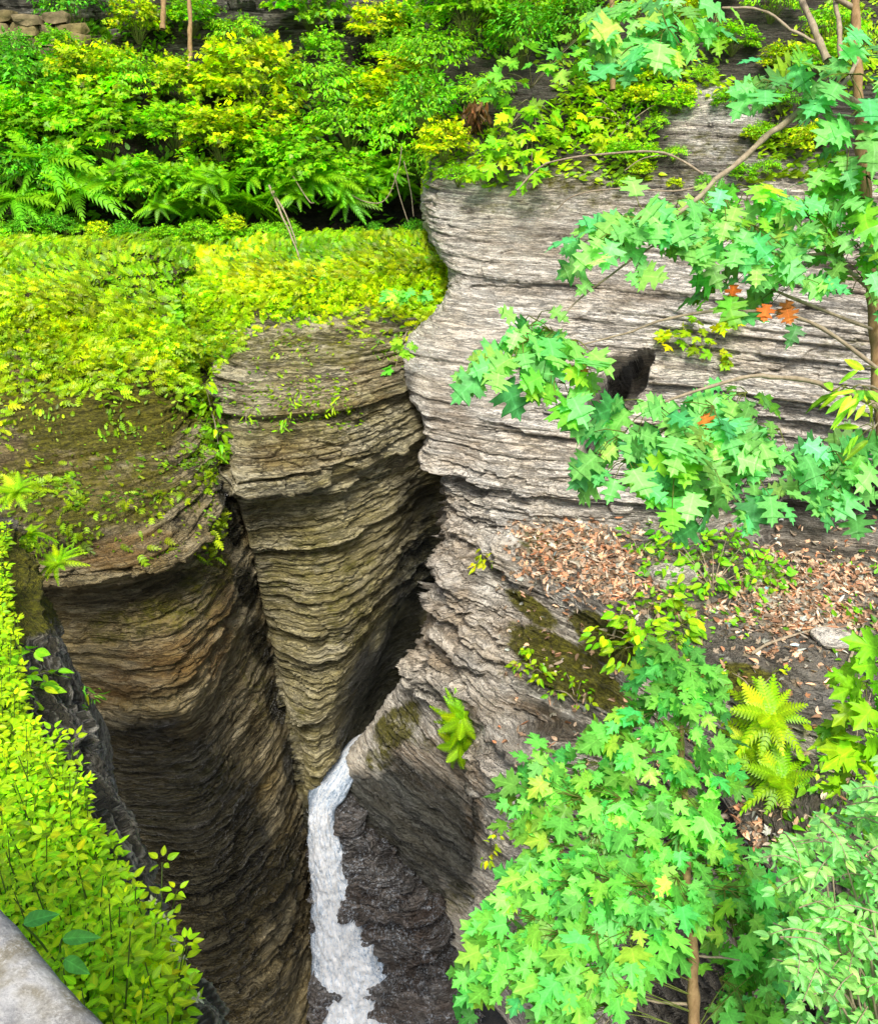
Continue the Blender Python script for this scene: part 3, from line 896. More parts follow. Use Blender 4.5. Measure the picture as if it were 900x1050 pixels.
for i in range(34):
    px = -10 + i * 13.3 + random.uniform(-6, 6)
    pr, lb, gr = kinds[random.choice([0, 1, 3, 3, 2])]
    lb = 'low ' + ('bright lobe-leaved', 'mid green oval-leaved', 'yellow-green lobe-leaved', 'light fine-leaved')[[k_[0] for k_ in kinds].index(pr)] + ' plant where the mossy terrace meets the bank'
    place(pr, at(px, 240 + random.uniform(-5, 12), 15.6 + max(0, px - 250) * .003), random.uniform(.14, .3), lb, 'plant', 'low plants along the back of the mossy terrace, ' + gr)

# right top slope
kinds_r = [
    (sh_maple, 'bright green lobe-leaved shrub on the slope on top of the right cliff', 'lobe-leaved green shrubs above the right cliff'),
    (sh_oval, 'mid green oval-leaved shrub on the slope on top of the right cliff', 'oval-leaved green shrubs above the right cliff'),
    (sh_yellow, 'yellow-green lobe-leaved shrub on the slope on top of the right cliff', 'yellow-green shrubs above the right cliff'),
    (sh_bright, 'light green fine-leaved shrub on the slope on top of the right cliff', 'fine-leaved light shrubs above the right cliff')]
for (px, py, d, s, k) in [(447, 60, 15.6, .8, 3), (438, 118, 15.2, .7, 1), (455, 150, 14.6, .5, 2), (480, 20, 15.4, .85, 0), (495, 95, 14.4, .55, 3), (535, 50, 14.6, .7, 1), (470, 175, 14.0, .35, 3),
                          (585, 30, 14.2, .6, 1), (690, 20, 13, .5, 2), (750, 40, 12.4, .4, 0), (850, 30, 11.6, .55, 3), (655, 70, 12.9, .35, 2), (800, 60, 11.5, .4, 2),
                          (640, 150, 12.4, .28, 0), (690, 100, 12, .3, 0), (520, 10, 15, .8, 3), (460, -10, 16, .8, 0), (590, 0, 14.4, .6, 2), (610, 60, 13.5, .4, 3), (720, -10, 13, .6, 0), (790, 5, 12.2, .5, 3), (690, 150, 11.7, .22, 3), (780, 130, 11, .25, 3), (830, 140, 10.6, .35, 2), (870, 190, 10, .3, 3), (760, 170, 11, .2, 0), (690, 55, 11, .3, 0), (722, 68, 11, .22, 3), (655, 95, 11, .28, 2), (770, 85, 11, .25, 1), (662, 150, 11, .2, 0), (785, 165, 11, .22, 3), (722, 178, 11, .16, 1), (640, 178, 11, .18, 3), (800, 100, 11, .3, 1), (840, 60, 11, .35, 0), (690, 180, 11, .14, 2), (672, 120, 11, .22, 3), (700, 88, 11, .2, 2), (745, 95, 11, .22, 0), (770, 130, 11, .18, 2), (655, 165, 11, .2, 2)]:
    pr, lb, gr = kinds_r[k]
    place(pr, at(px, py + 14, depth_on('C', max(px, 458), py + 14) - .15 * s), s, lb, 'shrub', gr)

# ferns along the foot of the bank and on the left
G_F = 'ferns hanging along the dark foot of the shrub bank'
for q_ in range(40):
    px = 120 + q_ * 7.6
    place(fern, at(px + random.uniform(-8, 8), 190 + random.uniform(-18, 16) + (8 if 150 < px < 290 else 0), 16.0 + random.uniform(-.15, .25) + max(0, px - 250) * .004), random.uniform(.4, .7), 'green fern hanging over the dark gap at the foot of the shrub bank', 'fern', G_F, tilt=.5)
for px, py, d, s, lb in [(48, 165, 16.0, 1.15, 'large dark green fern on the bank near the top left edge'), (82, 195, 15.8, 1.0, 'fern below the largest fern at the left of the shrub bank'),
                         (18, 205, 15.9, .95, 'fern at the far left foot of the shrub bank'), (102, 282, 14.6, 1.0, 'rounded green fern standing out on the terrace at left')]:
    place(fern, at(px, py, d), s, lb, 'fern', tilt=.3)
for px, py, d, s, lb in [(790, 735, 'C', .6, 'yellow-green fern right of the maple sapling, upper of two'), (800, 800, 'C', .55, 'yellow-green fern right of the maple sapling, lower of two'),
                         (768, 765, 'C', .42, 'small yellow fern tucked against the maple sapling crown'),
                         (18, 505, 9.2, .36, 'yellow-green fern on the near bank at the left edge'), (28, 548, 8.8, .3, 'lower fern on the near bank at the left edge'), (60, 578, 8.9, .28, 'fern leaning from the near bank toward the undercut')]:
    place(fern_y, at(px, py, d if d != 'C' else depth_on('C', px, py) - .1), s, lb, 'fern', tilt=.4)
place(fern_y, at(474, 738, depth_on('C', 474, 738) - .1), .5, 'yellow-green fern growing from a crack low on the right cliff', 'fern', tilt=1.2)
place(fern_y, at(472, 765, depth_on('C', 472, 765) - .1), .5, 'lower drooping fern below the crack fern on the right cliff', 'fern', tilt=1.2)


# ------------------------------------------------------------------ undergrowth that nobody could count
def ground_cover(name, n, sheetname, dens, tpl, size, cols, label, seed, up=.9, lift=.02):
    p, nn, px, py = scatter(sheetname, n, dens, lift, seed)
    r = np.random.default_rng(seed)
    th = r.uniform(0, 2 * math.pi, n)
    d = np.stack([np.cos(th), np.sin(th) * .8, r.uniform(-.5, .9, n)], -1) + nn * .25 + np.array([0, -.25, 0])
    nr = UPV * up * .6 + nn * .4 + np.array([0, -.55, 0]) + r.normal(0, .45, (n, 3))
    m = np.clip(.5 + .9 * fbm(p, .9, 3, seed) + r.normal(0, .18, n), 0, 1)[:, None]
    cols = np.array(cols)
    c = cols[0] * (1 - m) + cols[1] * m
    c = c * np.exp(np.minimum(.75 * fbm(p, 2.2, 3, seed + 7) + .45 * fbm(p, .7, 2, seed + 8) - .14, .02))[:, None]
    ac = Acc()
    ac.leaves(tpl, p, d, nr, size * r.uniform(.4, 1.5, n), c, var=.34, hue=.055, r=r)
    return props(ac.obj(name, M_LEAF), label, 'undergrowth', None, 'stuff')


def terrA(px, py, P, N):
    t = 360 + 80 * fbm(P, .8, 4, 3) + np.where(px < 130, 18, 0)
    return (1 - sstep(t - 60, t + 70, py)) * (py > 200)


def terrB(px, py, P, N):
    t = 322 + 50 * fbm(P, .8, 4, 4) + 25 * np.exp(-((px - 215) / 25) ** 2)
    return (1 - sstep(t - 40, t + 48, py)) * (py > 200) * (px < 480)


ground_cover('terrace_undergrowth', 20000, 'A', terrA, SPRIG, .115, (srgb(190, 214, 8), srgb(134, 198, 18)), 'mossy yellow-green fern cover on top of the left buttress', 301)
ground_cover('terrace_undergrowth', 17000, 'B', terrB, SPRIG, .11, (srgb(182, 210, 8), srgb(120, 192, 18)), 'mossy green fern cover on top of the far left wall', 302)
ground_cover('terrace_undergrowth', 8000, 'A', terrA, OVATE, .075, (srgb(176, 200, 10), srgb(96, 176, 30)), 'small broad leaves mixed through the cover on the left buttress', 303)
ground_cover('terrace_undergrowth', 8000, 'B', terrB, OVATE, .075, (srgb(170, 200, 10), srgb(90, 170, 30)), 'small broad leaves mixed through the cover on the far terrace', 304)
# the line of green that runs down the gully between the two
gul = lambda px, py, P, N: np.exp(-((px - (180 + (py - 330) * .36)) / 11) ** 2) * (py > 310) * (py < 470)
ground_cover('gully_undergrowth', 700, 'A', gul, OVATE, .13, (srgb(120, 200, 30), srgb(150, 215, 20)), 'green leaves running down the gully between buttress and far wall', 305)
# sparse plants on the sloping shoulder of the buttress and of the far wall
shA = lambda px, py, P, N: (.04 + np.clip(fbm(P, 1.9, 4, 31) * 1.5, 0, 1)) * (py > 400) * (1 - sstep(555, 580, py)) * (px < 225)
ground_cover('shoulder_undergrowth', 2400, 'A', shA, OVATE, .055, (srgb(150, 176, 20), srgb(104, 160, 24)), 'scattered small plants and moss on the sloping shoulder of the buttress', 306)
ground_cover('shoulder_undergrowth', 1100, 'A', shA, SPRIG, .10, (srgb(160, 190, 16), srgb(120, 176, 24)), 'sparse small ferns on the sloping shoulder of the buttress', 309)
shB = lambda px, py, P, N: np.clip(fbm(P, 1.3, 3, 32) + .0, 0, 1) * (py > 340) * (1 - sstep(420, 450, py)) * (px < 440)
ground_cover('shoulder_undergrowth', 800, 'B', shB, OVATE, .055, (srgb(150, 186, 20), srgb(104, 170, 24)), 'scattered small plants on the upper lip of the far wall', 307)
ground_cover('bank_undergrowth', 7000, 'K', lambda px, py, P, N: (py > 20) * (py < 232) * (px < 480) * 1.0 * np.clip(.4 + fbm(P, .8, 3, 12) * 1.2, 0, 1), OVATE, .13, (BG * .8, MG * .7), 'dense low leaves filling the bank between the shrubs', 308)
ground_cover('slope_undergrowth', 9000, 'C', lambda px, py, P, N: (py < 188 + 22 * fbm(P, 2.5, 3, 18)) * (py > -20) * (px < 930) * np.clip(.25 + fbm(P, .8, 3, 13) * 1.6, 0, 1) * np.where(px > 640, .8, 1) * (1 - .95 * (1 - sstep(.6, 1.2, np.sqrt(((px - 732) / 48) ** 2 + ((py - 128) / 38) ** 2) + .4 * fbm(P, 1.5, 3, 16)))), OVATE, .10, (BG, YG), 'low leaves covering the slope above the right cliff', 310)
ground_cover('ledge_undergrowth', 900, 'C', lambda px, py, P, N: (py > 560) * (py < 900) * (px > 640) * np.clip(fbm(P, 1.0, 3, 14) - .05, 0, 1), OVATE, .085, (BG, MG), 'low leaves growing around the ledge and slope behind the maple sapling', 311)

# leaf litter
n = 6500
p, nn, px, py = scatter('C', n, lambda px, py, P, N: np.clip((N[..., 2] - .1) * 2, .1, 1) * (py > 530) * (py < 880) * (px > 510) * (.02 + np.clip(.6 + 1.2 * fbm(P, 1.3, 3, 21), .05, 1.6) * (np.exp(-((px - 600) / 55) ** 2 - ((py - 577 - (px - 600) * .2) / 34) ** 2) + np.exp(-((px - 835) / 66) ** 2 - ((py - 622) / 38) ** 2) + .5 * np.exp(-((px - 770) / 30) ** 2 - ((py - 865) / 30) ** 2))), .012, 400)
r = np.random.default_rng(401)
th = r.uniform(0, 6.28, n)
ac = Acc()
mixc = r.uniform(0, 1, n)[:, None] ** 1.4
lc = srgb(140, 112, 84) * (1 - mixc) + srgb(220, 196, 166) * mixc
for k_, tpl in enumerate((OVATE, MAPLE, LANCE)):
    q_ = r.uniform(0, 1, n) < (.45, .5, .4)[k_]
    ac.leaves(tpl, p[q_], np.stack([np.cos(th), np.sin(th), r.normal(0, .45, n)], -1)[q_], (nn + UPV * .3 + r.normal(0, .75, (n, 3)))[q_], r.uniform(.06, .12, n)[q_] * (1, .8, 1.2)[k_], lc[q_], var=.35, r=r)
props(ac.obj('fallen_leaves', M_DRY), 'pale brown fallen leaves lying on the ledge of the right cliff', 'leaf litter', None, 'stuff')

# ------------------------------------------------------------------ near herbs, lower left
SF = SHEETS['F']
nplant = 1500
edge_x = lambda py: np.interp(py, [540, 600, 680, 760, 820, 870, 920, 980, 1040, 1150], [18, 12, 18, 30, 60, 88, 118, 150, 165, 200])
hp, hn, hx, hy = scatter('F', nplant, lambda px, py, P, N: (px < edge_x(py) + 26 * fbm(P, 1.6, 3, 66)) * (.12 + (fbm(P, 2.0, 3, 67) > -.22)) * (N[..., 2] > .1) * (py > 560) * (py < 1200) * (px > -60) * sstep(0, .3, P[..., 2] * 0 + 1) / np.maximum(.3, np.linalg.norm(P, axis=-1) * .12) ** 1.5, 0, 501)
ac, st = Acc(), []
r = np.random.default_rng(502)


def herb(ac, base, up, h, leaf, col, tiers=5, r=r, tpl=OVATE):
    top = base + up * h
    for t in range(tiers):
        f = (t + 1.0) / tiers
        c = base + (top - base) * f
        m = 3 if t < tiers - 1 else 5
        th = r.uniform(0, 6.28) + np.arange(m) * 6.28 / m + r.normal(0, .25, m)
        o = np.stack([np.cos(th), np.sin(th), np.full(m, .15 + .35 * (t == tiers - 1))], -1)
        L = leaf * (1.15 - .45 * f) * r.uniform(.8, 1.15, m)
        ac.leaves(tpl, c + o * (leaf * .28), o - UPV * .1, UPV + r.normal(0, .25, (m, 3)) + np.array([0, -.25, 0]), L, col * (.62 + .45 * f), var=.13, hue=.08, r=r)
    ac.tube([base, (base + top) / 2 + r.normal(0, .01, 3), top], .004, .002, 4, (.16, .24, .04))


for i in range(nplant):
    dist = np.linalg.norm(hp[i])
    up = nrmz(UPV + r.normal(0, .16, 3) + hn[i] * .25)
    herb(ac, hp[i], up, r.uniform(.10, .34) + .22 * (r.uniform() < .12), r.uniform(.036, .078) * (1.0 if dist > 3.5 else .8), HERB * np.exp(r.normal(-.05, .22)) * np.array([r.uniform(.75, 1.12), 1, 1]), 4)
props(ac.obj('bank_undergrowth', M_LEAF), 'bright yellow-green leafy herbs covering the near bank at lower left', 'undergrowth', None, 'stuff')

# distinct plants among them
root = empty('burdock', at(42, 975, 3.0))
ac = Acc()
for (px, py, d, dx, dy, s) in [(44, 940, 2.55, .6, .35, .085), (84, 955, 2.55, .9, .1, .09), (86, 975, 2.52, .7, -.4, .085)]:
    p0 = at(px - 20, py + 8, d)
    ac.leaves(OVATE, [p0], [np.array([dx, dy, .05])], [np.array([-.1, -.5, 1])], s * 1.1, srgb(122, 214, 96), var=.05, hue=.05)
    ac.tube(smooth_line([at(66, 1000, 2.95), (p0 + at(60, 985, 2.9)) / 2, p0], 3), .004, .003, 4, (.2, .3, .08))
ac.obj('leaves', M_LEAF, root, root.location)
props(root, 'plant with three big smooth leaves beside the stone parapet', 'plant')
root = empty('flowering_herb', at(165, 1010, 3.6))
ac, st = Acc(), []
for k in range(6):
    b = at(165 + k * 5, 1010 + k * 6, 3.6)
    tip = at(158 + 9 * k, 925 + 20 * k, 3.45)
    st.append((smooth_line([b, (b + tip) / 2 + np.array([.02, 0, .02]), tip], 3), .003, .0015))
    m = 14
    fl = Acc()
    fl.leaves(SMALL, tip + rv(m, .006), rv(m), UPV + rv(m, .4), .026, srgb(226, 224, 190), var=.1, hue=.02)
    fl.obj('flower_head', M_DRY, root, root.location)
    ac.leaves(LANCE, b + (tip - b) * np.linspace(.1, .85, 8)[:, None], rv(8) + np.array([.3, 0, .1]), UPV + rv(8, .3), .09, HERB)
ac.obj('leaves', M_LEAF, root, root.location)
tube_obj('stem', st, M_STEM, root, root.location, 4)
props(root, 'herb with tiny whitish flower heads at the edge over the gorge', 'plant')

# ------------------------------------------------------------------ water
def water_material():
    t = NT('white_water')
    uv = t.attr('flow').outputs['Color']
    mp = t.n('ShaderNodeMapping')
    mp.inputs['Scale'].default_value = (15, 2.6, 1)
    t.l(uv, mp.inputs['Vector'])
    n1 = t.noise(mp.outputs['Vector'], 1, 9, .78, .6)
    mp2 = t.n('ShaderNodeMapping')
    mp2.inputs['Scale'].default_value = (30, 15, 1)
    t.l(uv, mp2.inputs['Vector'])
    n2 = t.noise(mp2.outputs['Vector'], 1, 6, .8, .3)
    s = t.math('ADD', t.math('MULTIPLY', n1, .5), t.math('MULTIPLY', n2, .5))
    thin = t.attr('thin').outputs['Fac']
    s = t.math('SUBTRACT', s, t.math('MULTIPLY', thin, .2))
    c = t.ramp(s, [(.32, (.14, .17, .19)), (.40, (.38, .49, .64)), (.465, (.78, .85, .93)), (.53, (.98, .985, .99))])
    rough = t.ramp(s, [(.38, .12), (.55, .5)])
    sh = t.bsdf(c, rough, t.bump(s, 1.0, .08), .5)
    tp_ = t.n('ShaderNodeBsdfTransparent')
    mx = t.n('ShaderNodeMixShader')
    edge = t.attr('rim').outputs['Fac']
    t.l(t.ramp(t.math('ADD', edge, t.math('MULTIPLY', t.math('SUBTRACT', n1, .5), 1.6)), [(.86, 0), (1.25, 1)]), mx.inputs[0])
    t.l(sh, mx.inputs[1])
    t.l(tp_.outputs[0], mx.inputs[2])
    return t.done(mx.outputs[0])


M_WATER = water_material()
W_rows = [
    [(360, 758, 16.25), (367, 754, 16.2), (374, 751, 16.2), (384, 747, 16.25)],
    [(346, 773, 15.95), (355, 769, 15.9), (364, 767, 15.9), (374, 765, 15.95)],
    [(329, 790, 15.7), (341, 788, 15.62), (354, 788, 15.6), (366, 792, 15.68)],
    [(318, 808, 15.5), (328, 808, 15.38), (341, 810, 15.34), (355, 816, 15.42)],
    [(313, 828, 15.35), (322, 825, 15.18), (333, 825, 15.12), (347, 830, 15.25)],
    [(310, 850, 15.4), (320, 848, 15.12), (333, 848, 15.06), (351, 852, 15.25)],
    [(311, 890, 15.55), (324, 890, 15.2), (341, 890, 15.15), (365, 892, 15.35)],
    [(312, 940, 15.8), (330, 940, 15.4), (352, 940, 15.38), (383, 942, 15.6)],
    [(313, 1000, 16.2), (337, 1000, 15.8), (366, 1000, 15.78), (402, 1002, 16.0)],
    [(315, 1060, 16.7), (342, 1060, 16.3), (378, 1060, 16.28), (420, 1062, 16.5)],
    [(317, 1110, 17.2), (344, 1110, 16.8), (378, 1110, 16.8), (420, 1112, 17.0)],
]
C0 = np.array([[at(*p) for p in rw] for rw in W_rows])
R_, K_ = 420, 90
tr, tc = np.linspace(0, len(W_rows) - 1, R_), np.linspace(0, 3, K_)
P = np.einsum('ri,ijk,cj->rck', crw(tr, len(W_rows)), C0, crw(tc, 4))
N = grid_normals(P)
if np.mean(np.sum(N * -P, -1)) < 0: N = -N
seg = np.linalg.norm(np.diff(P, axis=0), axis=-1).mean(1)
along = np.concatenate([[0], np.cumsum(seg)])
width = np.linalg.norm(np.diff(P, axis=1), axis=-1).sum(1)
across = (np.linspace(-.5, .5, K_)[None] * width[:, None])
FL = np.stack([across, np.repeat(along[:, None], K_, 1), 0 * across], -1)
q1 = fbm(np.stack([FL[..., 0] * 5, FL[..., 1] * 1.6, 0 * across], -1), 1.4, 5, 801)
q2 = fbm(np.stack([FL[..., 0] * 9, FL[..., 1] * 6, 0 * across], -1), 1.6, 3, 802)
fall = sstep(3.2, 5, tr)[:, None]
amp = (.02 + .06 * fall) * (1 - .75 * np.abs(np.linspace(-1, 1, K_))[None] ** 4)
P = P + N * (amp * (q1 + .5 * q2))[..., None]
edge = np.abs(np.linspace(-1, 1, K_))[None] ** 3
P = P - N * (.16 * edge * fall)[..., None]
P[..., 0] += (edge * np.sign(np.linspace(-1, 1, K_))[None] * .03 * fbm(np.stack([0 * across, FL[..., 1] * 3, across * 0], -1), 1, 4, 803))
idx = np.arange(R_ * K_).reshape(R_, K_)
q = np.stack([idx[:-1, :-1], idx[1:, :-1], idx[1:, 1:], idx[:-1, 1:]], -1).reshape(-1, 4)
thin = (np.clip(edge * .8, 0, 1) + .5 * (1 - fall) * np.linspace(1, 0, K_)[None] * sstep(0, 2, tr)[:, None]) * np.ones((R_, K_))
wt = mesh_obj('cascade_water', P.reshape(-1, 3), None, q, M_WATER, None, dict(flow=FL.reshape(-1, 3), thin=thin.ravel(), rim=(edge * np.ones((R_, K_))).ravel()))
props(wt, 'white water sliding through the slot and plunging down the cascade', 'waterfall', None, 'structure')
# droplets thrown up by the cascade
WP, WN = P, N
m = 500
r = np.random.default_rng(810)
ri, ci = r.integers(170, R_, m), r.integers(2, K_ - 2, m)
dp = WP[ri, ci] + WN[ri, ci] * r.exponential(.02, m)[:, None] + r.normal(0, .012, (m, 3))
oct_v = np.array([(1, 0, 0), (-1, 0, 0), (0, 1, 0), (0, -1, 0), (0, 0, 1.7), (0, 0, -1.7)])
oct_t = np.array([(0, 2, 4), (2, 1, 4), (1, 3, 4), (3, 0, 4), (2, 0, 5), (1, 2, 5), (3, 1, 5), (0, 3, 5)])
sz = r.uniform(.003, .008, m)
V = (dp[:, None] + oct_v[None] * sz[:, None, None]).reshape(-1, 3)
T = (oct_t[None] + (np.arange(m) * 6)[:, None, None]).reshape(-1, 3)
tfo = NT('spray')
m_spray = tfo.done(tfo.bsdf(tfo.ramp(tfo.noise(tfo.pos((8, 8, 8))), [(.3, (.7, .76, .82)), (.7, (.95, .96, .97))]), .3, None, .5))
sp = mesh_obj('spray_drops', V, T, None, m_spray, wt)
props(sp, kind='stuff')

# stream bed and the ground under everything
tg = NT('stream_bed')
gn = tg.noise(tg.pos((2, 2, 2)), 1, 7, .7)
m_bed = tg.done(tg.bsdf(tg.ramp(gn, [(.3, (.012, .012, .010)), (.7, (.06, .055, .045))]), .5, tg.bump(gn, .8, .2)))
g = 60
xs, ys = np.meshgrid(np.linspace(-300, 300, g), np.linspace(-300, 300, g))
V = np.stack([xs, ys, -18 + .5 * fbm(np.stack([xs, ys, xs * 0], -1), .05, 3, 5)], -1).reshape(-1, 3)
idx = np.arange(g * g).reshape(g, g)
q = np.stack([idx[:-1, :-1], idx[:-1, 1:], idx[1:, 1:], idx[1:, :-1]], -1).reshape(-1, 4)
props(mesh_obj('ground', V, None, q, m_bed), 'dark ground and stream bed at the bottom of the gorge', 'ground', None, 'structure')

# ------------------------------------------------------------------ parapet
tp = NT('parapet_stone')
pn = tp.noise(tp.pos((17, 17, 17)), 1, 10, .75)
pn2 = tp.noise(tp.pos((170, 170, 170)), 1, 9, .8)
big = tp.noise(tp.pos((9, 9, 9)), 1, 4, .6, .5)
c = tp.ramp(pn, [(.34, (.26, .26, .265)), (.48, (.50, .495, .485)), (.6, (.74, .73, .70))])
c = tp.mix(tp.ramp(big, [(.48, 0), (.58, .75)]), c, tp.mix(pn2, (.19, .15, .07), (.42, .37, .24)))
c = tp.mix(tp.ramp(pn2, [(.52, 0), (.60, .8)]), c, (.66, .65, .62))
c = tp.mix(.5, c, tp.ramp(pn2, [(.25, .3), (.5, 1), (.75, 1.2)]), 'MULTIPLY')
M_PAR = tp.done(tp.bsdf(c, .8, tp.bump(tp.math('ADD', pn, tp.math('MULTIPLY', pn2, .7)), 1.0, .006), .3))
a, b = at(-2, 920, .88), at(108, 1053, .77)
zt = (a[2] + b[2]) / 2
e = nrmz(np.array([b[0] - a[0], b[1] - a[1], 0]))
nin = np.array([-e[1], e[0], 0])
if nin @ np.array([0, 1, 0]) > 0: nin = -nin
L0, L1, Wd, Ht = -1.6, 1.6, .42, 1.0
nu, nv = 260, 60
u = np.linspace(L0, L1, nu)
prof = [(0.02, -Ht)] + [(.0 + .02 * 0, -Ht * (1 - t)) for t in np.linspace(.05, .985, 14)] + [(.006, -.008), (.016, 0)] + [(.016 + (Wd - .03) * t, 0) for t in np.linspace(.02, 1, 30)] + [(Wd, -.012)] + [(Wd, -Ht * t) for t in np.linspace(.05, 1, 8)]
prof = np.array(prof)
org = np.array([a[0], a[1], zt])
P = org + u[:, None, None] * e + prof[None, :, 0, None] * nin + prof[None, :, 1, None] * UPV
nz1 = fbm(P, 9, 4, 901)
P = P + nz1[..., None] * np.array([.006, .006, .005]) + (fbm(P, 6, 3, 903) * .006)[..., None] * (-nin) * (prof[None, :, 0] < .02)[..., None]
R_, K_ = P.shape[:2]
idx = np.arange(R_ * K_).reshape(R_, K_)
q = np.stack([idx[:-1, :-1], idx[1:, :-1], idx[1:, 1:], idx[:-1, 1:]], -1).reshape(-1, 4)
par = mesh_obj('parapet', P.reshape(-1, 3), None, q, M_PAR, None, None, True)
props(par, 'weathered grey stone parapet cropped by the lower left corner', 'parapet')

# ------------------------------------------------------------------ dry stone wall, top left
def block(ac, c, sx, sy, sz, r):
    v = np.array([(x, y, z) for x in (-1, 0, 1) for y in (-1, 0, 1) for z in (-1, 0, 1) if (x, y, z) != (0, 0, 0)], float)
    k = np.abs(v).sum(1)
    v = v * np.where(k == 3, .86, np.where(k == 2, .95, 1.0))[:, None]
    v = v * np.array([sx, sy, sz]) / 2 + r.normal(0, .022, v.shape) + c
    return v


bv = [(x, y, z) for x in (-1, 0, 1) for y in (-1, 0, 1) for z in (-1, 0, 1) if (x, y, z) != (0, 0, 0)]
bi = {k: i for i, k in enumerate(bv)}
bq = []
for ax in range(3):
    for s in (-1, 1):
        for i in (-1, 0):
            for j in (-1, 0):
                quad = []
                for di, dj in ((0, 0), (1, 0), (1, 1), (0, 1)):
                    k = [0, 0, 0]
                    k[ax] = s
                    o = [t for t in range(3) if t != ax]
                    k[o[0]], k[o[1]] = i + di, j + dj
                    quad.append(k)
                bq.append(quad)
bqq = [[bi.get(tuple(k), None) for k in qd] for qd in bq]
bv2 = bv + [(s if ax == 0 else 0, s if ax == 1 else 0, s if ax == 2 else 0) for ax in range(3) for s in (-1, 1) if False]
bqq = [qd for qd in bqq if None not in qd]
tw = NT('wall_stone')
col = tw.attr('leafcol').outputs['Color']
wn = tw.noise(tw.pos((6, 6, 6)), 1, 8, .7)
M_WALL = tw.done(tw.bsdf(tw.mix(1, col, tw.ramp(wn, [(.3, .4), (.7, 1.25)]), 'MULTIPLY'), .9, tw.bump(wn, .8, .05), .2))
r = np.random.default_rng(950)
Vs, Qs, Cs, k = [], [], [], 0
p0, p1 = at(-60, 56, 18.3), at(75, 56, 18.5)
for rowi in range(4):
    t = 0.0
    while t < 1:
        w_ = r.uniform(.25, .6)
        L = np.linalg.norm(p1 - p0)
        c = p0 + (p1 - p0) * (t + w_ / L / 2) + UPV * (.05 + rowi * .2)
        v = block(None, c + np.array([0, r.normal(0, .05), r.normal(0, .015)]), w_ * .97, .45, r.uniform(.15, .24), r)
        Vs.append(v); Qs.append(np.array(bqq) + k); k += len(v)
        Cs.append(np.tile(srgb(140, 130, 100) * r.uniform(.5, 1.2) * np.array([1.05, 1, r.uniform(.7, 1)]), (len(v), 1)))
        t += w_ / L
wl = mesh_obj('stone_wall', np.concatenate(Vs), None, np.concatenate(Qs), M_WALL, None, dict(leafcol=np.concatenate(Cs)), False)
props(wl, 'low dry stone wall half hidden by shrubs in the top left corner', 'wall')

# ------------------------------------------------------------------ thin trunks at the top
def stem_thing(name, pts, r0, r1, label, cat, mat=M_BARK, group=None):
    pts = np.array([at(*p) for p in pts])
    o = tube_obj(name, [(smooth_line(pts, 6), r0, r1)], mat, None, pts[0], 8)
    return props(o, label, cat, group)


for pts, r0, lb in [([(194, 78, 17.6), (195, 40, 17.7), (194, -10, 17.8), (193, -60, 17.9)], .05, 'slim orange-brown trunk at the top, left of centre'),
                    ([(167, 30, 18.2), (168, 0, 18.2), (167, -60, 18.3)], .06, 'short orange trunk cut by the top edge beside the slim one'),
                    ([(628, 92, 13.85), (629, 50, 13.8), (627, 0, 13.75), (626, -60, 13.7)], .045, 'slim straight orange trunk on the slope above the right cliff')]:
    root = empty('young_tree', at(*pts[0]))
    P3 = np.array([at(*p) for p in pts])
    tube_obj('trunk', [(smooth_line(P3, 6), r0, r0 * .8)], M_BARK, root, P3[0], 8)
    ac = Acc()
    m = 90
    c = P3[-1] + np.array([0, 0, .9])
    ac.leaves(MAPLE, c + rv(m) * np.array([.7, .7, .5]), rv(m), UPV + rv(m, .4), .16, BG)
    ac.obj('crown', M_LEAF, root, P3[0])
    props(root, lb, 'tree')

# dead stems hanging on the bank
root = empty('dead_stems', at(283, 200, 15.9))
o0 = np.array(root.location)
tube_obj('stem', [(smooth_line([at(276, 190, 16), at(290, 222, 15.7), at(300, 245, 15.3), at(313, 283, 14.7)], 5), .022, .012),
                  (smooth_line([at(280, 196, 16), at(296, 226, 15.6), at(304, 250, 15.2)], 5), .02, .008),
                  (smooth_line([at(300, 180, 16), at(316, 205, 15.9), at(322, 208, 15.9)], 5), .015, .006)], M_TWIG, root, o0, 6)
props(root, 'bare dead stems hanging from the bank onto the mossy terrace', 'dead stems')
root = empty('hanging_vine', at(415, 150, 16.5))
o0 = np.array(root.location)
tube_obj('stem', [(smooth_line([at(352, 195, 16.3), at(375, 207, 16.2), at(395, 205, 16.1), at(408, 175, 16.1), at(412, 150, 16.2)], 5), .012, .01),
                  (smooth_line([at(404, 178, 16.3), at(411, 205, 16.2), at(420, 232, 16)], 5), .012, .008),
                  (smooth_line([at(414, 165, 16.3), at(420, 190, 16.2), at(424, 222, 16)], 5), .012, .008)], M_TWIG, root, o0, 5)
props(root, 'pale looping vines in the dark gap left of the right cliff', 'vine')
# dry grass tuft on the cliff lip
root = empty('dry_grass_tuft', at(486, 122, 14.3))
ac = Acc()
m = 60
ac.leaves(LANCE, at(486, 112, 14.2) + rv(m, .09), rv(m, .35) + np.array([0, -.3, -1]), rv(m), .3, srgb(128, 96, 62), var=.3)
ac.obj('blades', M_DRY, root, root.location)
props(root, 'reddish brown tuft of dead grass on the lip of the right cliff', 'dead grass')


